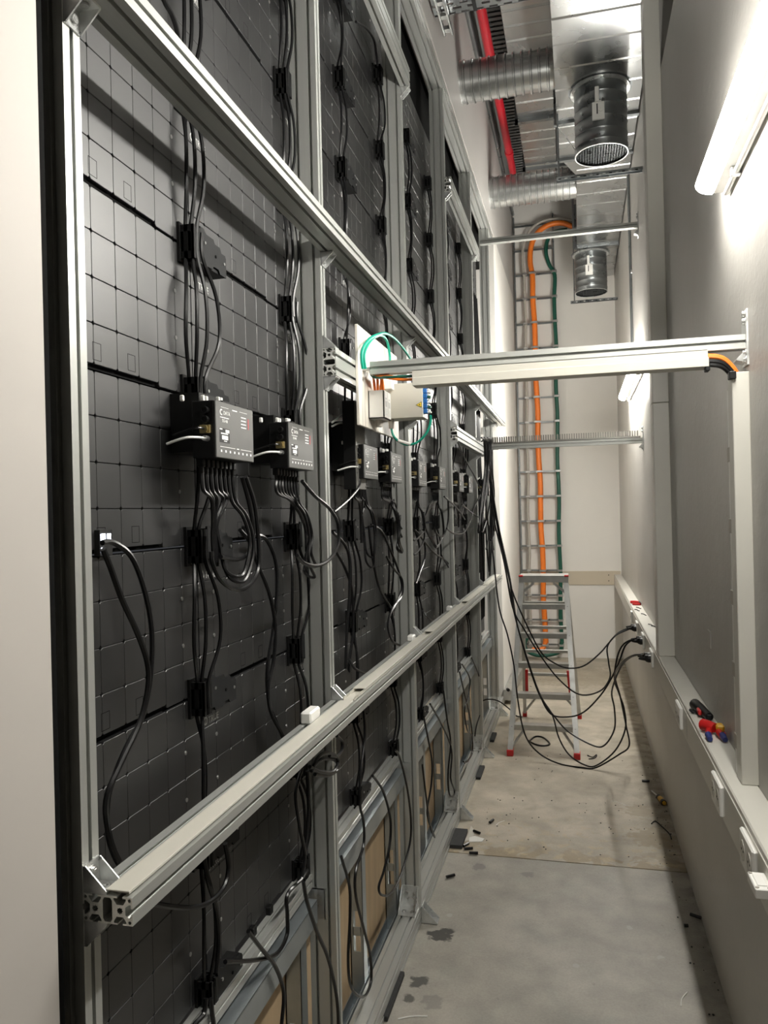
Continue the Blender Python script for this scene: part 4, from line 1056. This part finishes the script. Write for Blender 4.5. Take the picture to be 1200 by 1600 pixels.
# bunches leaving the underside of the control boxes
for i, y in enumerate(BOX_Y[:8]):
    kk = max(1, min(9, round((y + .09 - Y0) / PY))); yc = Y0 + PY * kk - .035
    for q in range(8):
        yb = y + .020 + q * .0194
        lo = 1.66 - .01 * (q % 3); sag = random.uniform(-.02, .05)
        if q in (6, 7) and i < 6:
            dd = random.uniform(.10, .17)
            cable([(-.705, yb, BZ0 - .028), (-.700, yb + .004, BZ0 - .08), (-.69, yb + .035, 1.70), (-.685, yb + .055, 1.69 - dd * .35), (-.685, yb + .045, 1.69 - dd * .75), (-.69, (yb + .045 + yc) / 2 + .02, 1.68 - dd), (-.70, (yb + yc) / 2 - .01, 1.68 - dd * .85), (-.71, yc + .01, 1.69 - dd * .45), (-.715, yc, 1.70)],
                  .0040, 'cable', 'black patch cable looping below the %s control box' % ORD[i], 'patch cables below the %s control box' % ORD[i], n=6, sub=6)
        else:
            cable([(-.705, yb, BZ0 - .028), (-.703, yb + .002, BZ0 - .06), (-.705, yb + (yc - yb) * .35 + sag, 1.735), (-.712, yb + (yc - yb) * .8, 1.69), (-.715, yc + .004 * (q - 3), lo), (-.715, yc + .003 * (q - 3), 1.60)],
                  .0040, 'cable', 'black patch cable hanging below the %s control box' % ORD[i], 'patch cables below the %s control box' % ORD[i], n=6, sub=5)
    for (dz, ln) in ((.036, .05), (.054, .03)):
        cable([(-.682, y - .012, BZ0 + dz), (-.684, y - .028, BZ0 + dz), (-.700, y - ln, BZ0 + dz - .002), (-.735, y - ln * 1.1, BZ0 + dz - .012)], .0026 if dz < .05 else .0022, 'wire_white' if dz < .05 else 'cable',
              '%s lead at the side of the %s control box' % ('white' if dz < .05 else 'thin black', ORD[i]), n=6, sub=4)
# individual cables one can follow by eye
R1 = .0048
IND = [
 ([(160, 848), (178, 848), (205, 870), (225, 920), (237, 985), (235, 1060), (222, 1120), (196, 1170), (172, 1235), (168, 1295), (178, 1335), (196, 1365)], -.735, 'black cable falling from the lit connector at the far left'),
 ([(161, 858), (172, 885), (190, 935), (215, 990), (230, 1035), (231, 1075), (218, 1130), (190, 1190), (166, 1250), (172, 1310), (186, 1345)], -.725, 'second black cable falling from the lit connector at the far left'),
 ([(352, 1318), (357, 1355), (350, 1385), (330, 1408), (300, 1418), (262, 1416), (235, 1410)], -.70, 'black cable loop just below the lower long beam'),
 ([(318, 1330), (325, 1375), (338, 1420), (342, 1470), (338, 1520)], -.72, 'black cable running to the bottom clamp of the first bay'),
 ([(388, 1455), (405, 1478), (430, 1510), (443, 1550), (440, 1600), (436, 1640)], -.70, 'black cable from a screen port hanging over the screen rail'),
 ([(352, 1503), (400, 1500), (432, 1490), (448, 1462), (449, 1430), (449, 1398), (470, 1375), (480, 1360)], -.71, 'black cable crossing the screen rail in the first bay'),
 ([(322, 1560), (318, 1585), (305, 1600), (290, 1625)], -.73, 'black cable below the bottom clamp of the first bay'),
 ([(330, 1560), (331, 1580), (334, 1605), (334, 1640)], -.73, 'second black cable below the bottom clamp of the first bay'),
 ([(474, 1378), (480, 1410), (495, 1455), (512, 1495), (523, 1540), (528, 1580), (529, 1640)], -.66, 'black cable crossing in front of the second post near the floor'),
 ([(375, 828), (392, 850), (404, 885), (420, 925), (430, 975), (428, 1030), (419, 1075), (424, 1115), (440, 1145), (452, 1168)], -.73, 'long black cable swinging right of the first clamp column'),
 ([(396, 835), (415, 842), (430, 875), (433, 920), (427, 985), (418, 1045), (420, 1095), (433, 1130), (445, 1160)], -.735, 'second long black cable right of the first clamp column'),
 ([(384, 745), (398, 790), (404, 850), (403, 890), (390, 914), (368, 921), (345, 906), (332, 880), (330, 862)], -.69, 'black loop hanging low under the nearest control box'),
 ([(378, 745), (390, 790), (396, 835), (388, 865), (370, 874), (345, 870)], -.695, 'smaller black loop under the nearest control box'),
 ([(472, 752), (492, 775), (515, 795), (528, 820), (528, 850), (515, 874), (495, 884), (475, 880), (464, 868)], -.625, 'black cable loop hanging in front of the second post'),
 ([(522, 800), (545, 780), (560, 762), (562, 750)], -.68, 'black cable rising to the tall power supply'),
 ([(520, 832), (538, 850), (546, 875), (546, 930), (542, 985), (540, 1045)], -.70, 'black cable hanging right of the second post'),
 ([(524, 860), (540, 890), (550, 925), (552, 985), (545, 1040), (548, 1050)], -.71, 'second black cable hanging right of the second post'),
 ([(576, 822), (582, 870), (592, 915), (608, 945), (616, 952)], -.70, 'black cable in the second bay sagging towards the third post'),
 ([(580, 820), (596, 830), (608, 855), (622, 890), (628, 918), (620, 940), (612, 955)], -.69, 'black cable curling left of the third post'),
 ([(604, 870), (616, 890), (628, 905), (628, 930), (614, 950), (606, 975), (612, 1000), (624, 1008)], -.69, 'black cable curling twice left of the third post'),
 ([(545, 1030), (555, 1045), (570, 1050)], -.70, 'short black cable end above the lower beam'),
 ([(556, 34), (572, 44), (584, 62), (588, 85), (590, 103)], -.735, 'black cable from the high port in the second bay'),
 ([(246, -40), (256, 0), (268, 22), (276, 46), (281, 75)], -.72, 'black cable bending into the first clamp column at the top'),
 # second bay below the beam
 ([(568, 1110), (570, 1150), (564, 1200), (562, 1235), (563, 1262), (568, 1285), (568, 1320), (556, 1360), (556, 1400), (568, 1450), (578, 1490), (580, 1530), (572, 1554), (560, 1556), (548, 1540), (544, 1500), (547, 1430), (546, 1385), (535, 1345), (533, 1338)], -.70, 'long black cable looping down to the base rail in the second bay'),
 ([(582, 1212), (590, 1222), (600, 1240), (610, 1280), (609, 1320), (600, 1360), (592, 1385), (596, 1398), (610, 1396), (625, 1370), (640, 1320), (642, 1280), (636, 1230), (625, 1185), (618, 1172)], -.69, 'long black cable looping beside the third post'),
 ([(486, 1205), (500, 1180), (520, 1178), (528, 1190), (520, 1206), (500, 1206), (484, 1198)], -.64, 'coiled black cable tied below the lower beam at second post'),
 ([(488, 1198), (505, 1186), (524, 1188), (527, 1202), (512, 1212), (492, 1210)], -.645, 'second coil of black cable below the lower beam'),
 ([(526, 1150), (534, 1158), (534, 1172), (526, 1182), (515, 1181)], -.64, 'small black cable bend under the lower beam'),
 ([(472, 1200), (462, 1240), (468, 1290), (476, 1335), (472, 1370)], -.70, 'black cable falling left of the second post'),
 ([(480, 1205), (482, 1255), (480, 1300), (474, 1345)], -.705, 'second black cable falling left of the second post'),
 # third bay below
 ([(662, 1120), (668, 1150), (675, 1190), (674, 1225), (668, 1262), (669, 1280), (676, 1300), (679, 1308), (672, 1290), (664, 1230), (660, 1195)], -.70, 'black cable looping in the third bay above the base rail'),
 ([(672, 1100), (688, 1128), (702, 1158), (706, 1180), (704, 1215), (710, 1235), (708, 1244), (702, 1240), (700, 1210), (704, 1160), (698, 1120), (693, 1080)], -.69, 'black cable looping in front of the fourth post'),
 ([(722, 1038), (734, 1060), (732, 1085), (726, 1110), (730, 1140), (737, 1150), (738, 1175), (730, 1190), (724, 1190)], -.69, 'black cable looping in the fourth bay above the base rail'),
 ([(737, 1028), (748, 1055), (754, 1085), (752, 1110), (745, 1132), (742, 1150)], -.69, 'black cable hanging beside the fifth post'),
 ([(718, 1050), (726, 1085), (734, 1120), (738, 1150), (736, 1180), (726, 1192)], -.70, 'second black cable in the fourth bay above the rail'),
 # third and fourth bay above the beam
 ([(648, 828), (662, 845), (664, 870), (656, 895), (650, 912)], -.70, 'black cable bending in the third bay at mid height'),
 ([(650, 830), (668, 852), (680, 865), (700, 880), (712, 905), (690, 868)], -.70, 'black cable drooping towards the fourth post'),
 ([(660, 952), (668, 965), (680, 972), (690, 985)], -.70, 'short black cable in the third bay just above the beam'),
 ([(694, 776), (710, 790), (722, 805), (726, 812)], -.66, 'black cable crossing the fourth post towards the next box'),
 ([(700, 780), (700, 815), (692, 838), (680, 830), (676, 808)], -.67, 'black loop under the sixth control box'),
 ([(698, 826), (710, 834), (725, 832), (735, 812), (742, 790), (752, 772)], -.64, 'black cable sweeping past the fourth post to the far bundle'),
 ([(715, 690), (728, 720), (742, 745), (752, 768), (756, 790)], -.64, 'black cable slanting across the far short beam bay'),
 ([(722, 788), (735, 800), (748, 808), (760, 815), (768, 830)], -.64, 'thin black cable in the fourth bay near the fifth post'),
]
for pts, X, lab in IND:
    cable(path(pts, X), R1 if pts[0][0] < 500 else .0046, 'cable', lab, n=7, sub=6)
# lit connector at the far left
t = thing('lit_connector', atX(XL, 150, 852), 'black connector with bright white lights at the far left', 'connector')
c0 = atX(XL, 158, 848)
b = MB(); b.bbox(XL - .002, XL + .010, c0.y - .018, c0.y + .018, c0.z - .022, c0.z + .022, .001); b.build('port_frame', 'label_black', t)
for (dy, dz, sy, sz) in ((-.010, .008, .012, .014), (.007, .010, .009, .010), (-.010, -.012, .010, .008)):
    b = MB(); b.bbox(XL + .010, XL + .0115, c0.y + dy - sy / 2, c0.y + dy + sy / 2, c0.z + dz - sz / 2, c0.z + dz + sz / 2, .0005); b.build('light', 'led_indicator', t)
# other open ports
for k, (px, py, lab) in enumerate([(380, 829, 'small black cable port right of the first clamp column'), (392, 1455, 'small black port above the screen rail in the first bay'), (418, 1422, 'black port block near the screen rail by the second post')]):
    p = atX(XL, px, py); b = MB(); b.bbox(XL - .001, XL + .012, p.y - .010, p.y + .010, p.z - .012, p.z + .012, .002); tag(b.build('cable_port', 'black_plastic'), lab, 'port')
# white plug on the lower beam
p = atX(-.63, 500, 1103); t = thing('adapter', (-.64, p.y, ZLB + P4), 'white plastic adapter tucked behind the lower beam duct', 'adapter')
b = MB(); b.bbox(-.668, -.640, p.y - .04, p.y + .03, ZLB + P4 + .001, ZLB + P4 + .030, .004); b.build('housing', 'white_plastic', t)
b = MB(); b.bbox(-.662, -.646, p.y + .03, p.y + .05, ZLB + P4 + .004, ZLB + P4 + .022, .003); b.build('plug', 'grey_cable', t)
for j, (yq, lab) in enumerate([(2.98, 'white tie on the cable duct before the third post'), (3.9, 'white tie on the cable duct before the fourth post')]):
    b = MB(); b.bbox(-.668, -.642, yq - .03, yq + .02, ZLB + P4 + .001, ZLB + P4 + .024, .004); tag(b.build('adapter', 'white_plastic'), lab.replace('white tie', 'small white adapter'), 'adapter')

cable(path([(519, 660), (530, 652), (542, 641), (550, 636)], -.735), .0032, 'wire_white', 'white wire slanting up left of the power supply')
cable(path([(519, 666), (531, 661), (545, 662), (550, 663)], -.735), .0032, 'wire_white', 'second white wire left of the power supply')
cable(path([(541, 706), (537, 722), (540, 742), (545, 756)], -.735), .0032, 'wire_white', 'white wire drooping below the power supply')
p = atX(XW, 1109, 998); b = MB(); b.bbox(XW - .003, XW - .0002, p.y - .032, p.y + .032, p.z - .03, p.z + .03, .001); tag(b.build('blanking_plate', 'plaster'), 'wall-coloured blanking plate above the stripping tool', 'plate')
# far bundle and power cords
def cord(pts, lab, grp=None, r=.0052):
    P = []
    for (x, y, Yp) in pts:
        p = atY(Yp, x, y); p.z = max(p.z, r + .001); P.append(p)
    cable(P, r, 'cable', lab, grp, name='black_cable', n=8, sub=6)
TOP = [(752, 690, 5.55), (760, 688, 5.52), (764, 715, 5.5), (768, 750, 5.5)]
cord(TOP + [(775, 800, 5.45), (793, 893, 5.35), (804, 933, 5.3), (828, 987, 5.3), (847, 1021, 5.3), (868, 1037, 5.3), (889, 1044, 5.32), (913, 1040, 5.35), (937, 1021, 5.4), (951, 1005, 5.44), (966, 989, 5.48), (983, 981, 5.49)], 'black power cord swinging highest to the farthest plugs')
cord(TOP + [(772, 811, 5.45), (788, 880, 5.35), (801, 949, 5.28), (820, 985, 5.26), (845, 1025, 5.25), (873, 1061, 5.25), (905, 1085, 5.27), (937, 1080, 5.3), (953, 1059, 5.33), (951, 1035, 5.36), (949, 1011, 5.38), (962, 993, 5.4), (983, 983, 5.414)], 'black power cord to the farthest plugs with an upward loop')
cord(TOP + [(774, 805, 5.45), (790, 890, 5.38), (804, 960, 5.3), (825, 1035, 5.25), (841, 1080, 5.22), (860, 1115, 5.2), (889, 1120, 5.17), (913, 1112, 5.13), (937, 1088, 5.09), (953, 1064, 5.05), (967, 1035, 5.0), (977, 1009, 4.98), (991, 998, 4.976)], 'black power cord rising from the ladder to the middle plugs')
cord(TOP + [(777, 812, 5.45), (797, 905, 5.36), (808, 975, 5.3), (829, 1048, 5.24), (846, 1092, 5.2), (866, 1119, 5.16), (889, 1144, 5.12), (927, 1165, 5.05), (945, 1164, 5.02), (960, 1139, 4.97), (960, 1107, 4.92), (956, 1080, 4.88), (969, 1044, 4.7), (985, 1027, 4.5), (1004, 1022, 4.416)], 'black power cord dipping below the ladder to the nearest plugs')
cord(TOP + [(767, 830, 5.5), (772, 880, 5.45), (780, 949, 5.4), (793, 992, 5.36), (803, 1040, 5.32), (809, 1093, 5.28), (820, 1147, 5.28), (841, 1176, 5.26), (873, 1193, 5.22), (911, 1201, 5.17), (932, 1199, 5.16), (967, 1179, 5.14), (983, 1165, 5.12), (978, 1133, 5.08), (969, 1088, 5.0), (961, 1056, 4.9), (972, 1035, 4.6), (990, 1024, 4.42), (1005, 1024, 4.344)], 'black power cord lying lowest on the floor before the ladder')
cord(TOP + [(776, 808, 5.45), (795, 900, 5.36), (806, 968, 5.28), (828, 1042, 5.24), (845, 1088, 5.22), (863, 1117, 5.21), (873, 1152, 5.21), (889, 1179, 5.20), (913, 1195, 5.18), (932, 1196, 5.16), (961, 1173, 5.14), (977, 1139, 5.1), (975, 1107, 5.06), (967, 1083, 5.02), (960, 1060, 4.98), (965, 1025, 4.94), (975, 1006, 4.91), (991, 998, 4.904)], 'black power cord crossing the floor loop to the middle plugs')
cord([(746, 1100, 6.3), (760, 1093, 6.25), (778, 1095, 6.2), (795, 1107, 6.1), (806, 1118, 6.05), (815, 1120, 6.0)], 'short black lead at the end of the base rail')
random.seed(21)
for q in range(14):     # hanging bundle at the end of the short far beam
    x0 = 748 + q * 1.3; X_ = -.60 - .005 * (q % 5)
    end = 800 + random.uniform(0, 120)
    cable(path([(752 + q * .9, 684), (756 + q, 690), (757 + q * .9 + random.uniform(-2, 2), 730), (752 + q * 1.4 + random.uniform(-4, 4), 775), (748 + q * 1.7 + random.uniform(-5, 5), 830), (750 + q * 1.6 + random.uniform(-3, 3), end)], X_), .0058, 'cable', 'black cable in the thick bundle hanging off the far short beam', 'bundle at the far short beam', n=6, sub=5)
for q in range(10):     # dark bundles in the last bay, screen height
    yb = 5.60 + .05 * (q % 5); xb = -.715 - .012 * (q // 5)
    cable([(xb, yb, 3.3), (xb + .01, yb + random.uniform(-.03, .03), 2.8), (xb, yb + random.uniform(-.03, .03), 2.2), (xb + .012, yb + random.uniform(-.04, .04), 1.6), (xb, yb, .9)], .012, 'cable', 'thick black cable hanging in the last bay', 'thick cables in the last bay', n=6, sub=4)

# ================================================================== THINGS ON THE FLOOR
def on_floor(px, py, z=0): return atZ(z, px, py)
offc = [(732, 1328, 20, 'black cable offcut nearest the floor joint'), (745, 1302, -35, 'black cable offcut beside the white tile scrap'), (728, 1322, 60, 'black cable offcut leaning toward the base rail'), (740, 1335, 10, 'black cable offcut on the floor joint line'),
        (704, 1371, 40, 'black cable offcut on the grey floor by the base rail'), (768, 1285, 70, 'black cable offcut alone on the beige floor'), (1009, 1222, 5, 'black cable offcut near the right wall'), (1087, 1434, -30, 'black cable offcut at the right wall on grey floor'), (1072, 1449, 10, 'tiny black crumb beside the right wall')]
for (px, py, ang, lab) in offc:
    p = on_floor(px, py); a = math.radians(ang); L = .022 if 'tiny' not in lab else .008; d = Vector((math.cos(a), math.sin(a), 0)) * L
    b = MB(); b.cyl(p - d + Vector((0, 0, .0075)), p + d + Vector((0, 0, .0075)), .007, 8); tag(b.build('cable_offcut', 'cable', None, True), lab, 'offcut', 'cable offcuts on the floor')
p = on_floor(743, 1313); b = MB(); b.prism([(p.x - .03, p.y - .03), (p.x + .035, p.y - .015), (p.x + .045, p.y + .02), (p.x - .01, p.y + .045), (p.x - .035, p.y + .02)], 2, 0, .004)
tag(b.build('tile_scrap', 'paper'), 'white broken tile scrap beside the base rail', 'scrap')
p = on_floor(734, 1305); b = MB(); b.prism([(p.x - .02, p.y - .09), (p.x + .02, p.y - .04), (p.x + .02, p.y + .06), (p.x - .01, p.y + .12), (p.x - .01, p.y)], 2, 0, .001)
tag(b.build('paper_strip', 'cream'), 'pale torn paper strip beside the second black pad', 'paper')
for (px, py, ang, L, lab) in [(967, 1255, -40, .05, 'thin white strip on the beige floor'), (1069, 1561, 70, .045, 'white strip on the grey floor near right wall'), (782, 1286, 60, .04, 'thin pale shaving near the offcuts'), (645, 1590, 20, .05, 'curved pale shaving near the camera')]:
    p = on_floor(px, py); a = math.radians(ang); d = Vector((math.cos(a), math.sin(a), 0)); n_ = Vector((-d.y, d.x, 0))
    b = MB(); b.tube([p - d * L, p - d * L * .3 + n_ * .006, p + d * L * .3 + n_ * .006, p + d * L], .0022, 5, 4); tag(b.build('shaving', 'paper', None, True), lab, 'scrap')
# screwdriver
p = on_floor(1030, 1250); t = thing('screwdriver', p, 'yellow and black screwdriver on the floor at the right wall', 'screwdriver')
d = Vector((.10, -.42, 0)).normalized()
b = MB(); b.tube([p - d * .02 + Vector((0, 0, .014)), p + d * .02 + Vector((0, 0, .015)), p + d * .09 + Vector((0, 0, .014))], lambda u: .010 + .005 * math.sin(u * 3.1), 10); b.build('handle', 'tool_yellow', t, True)
for f in (-.01, .06):
    b = MB(); b.cyl(p + d * f + Vector((0, 0, .0145)), p + d * (f + .022) + Vector((0, 0, .0145)), .0155, 10); b.build('grip_ring', 'black_plastic', t, True)
b = MB(); b.cyl(p - d * .02 + Vector((0, 0, .014)), p - d * .13 + Vector((0, 0, .006)), .004, 8); b.build('blade', 'steel', t, True)
# loose ring of cable under the ladder and thin wires
P = [atZ(.006, x, y) for (x, y) in [(827, 1158), (836, 1151), (848, 1152), (858, 1160), (857, 1164), (845, 1165), (834, 1162), (826, 1157)]]
cable(P, .006, 'cable', 'small closed loop of black cable on the floor under the ladder', n=8)
cable([atZ(.004, x, y) for (x, y) in [(1018, 1287), (1024, 1283), (1035, 1292), (1046, 1303), (1049, 1311)]], .003, 'black_steel', 'thin wire curl on the floor by the right wall')
cable([atZ(.004, x, y) for (x, y) in [(918, 1180), (926, 1183), (932, 1179), (930, 1184), (920, 1186)]], .003, 'black_steel', 'thin tangled wire on the floor right of the ladder')
random.seed(5)
g = MB()
for k in range(150):
    x, y = random.uniform(-.55, .42), random.choice([random.uniform(3.9, 8.6), random.uniform(3.9, 5.6), random.uniform(3.85, 4.6)] if k % 9 else [random.uniform(2.4, 3.7)]); s = random.uniform(.0015, .0045); a = random.uniform(0, 3.1)
    if k % 3 == 0: x = random.uniform(.33, .44)
    c, sn = math.cos(a) * s, math.sin(a) * s
    g.prism([(x - c, y - sn), (x + sn, y - c), (x + c, y + sn), (x - sn, y + c)], 2, 0, s * .7)
o = g.build('grit', 'rubber'); o['kind'] = 'stuff'; o['label'] = 'dark grit and crumbs scattered over the floor'; o['category'] = 'grit'
print('cables', NC[0], 'objects', len(bpy.data.objects))
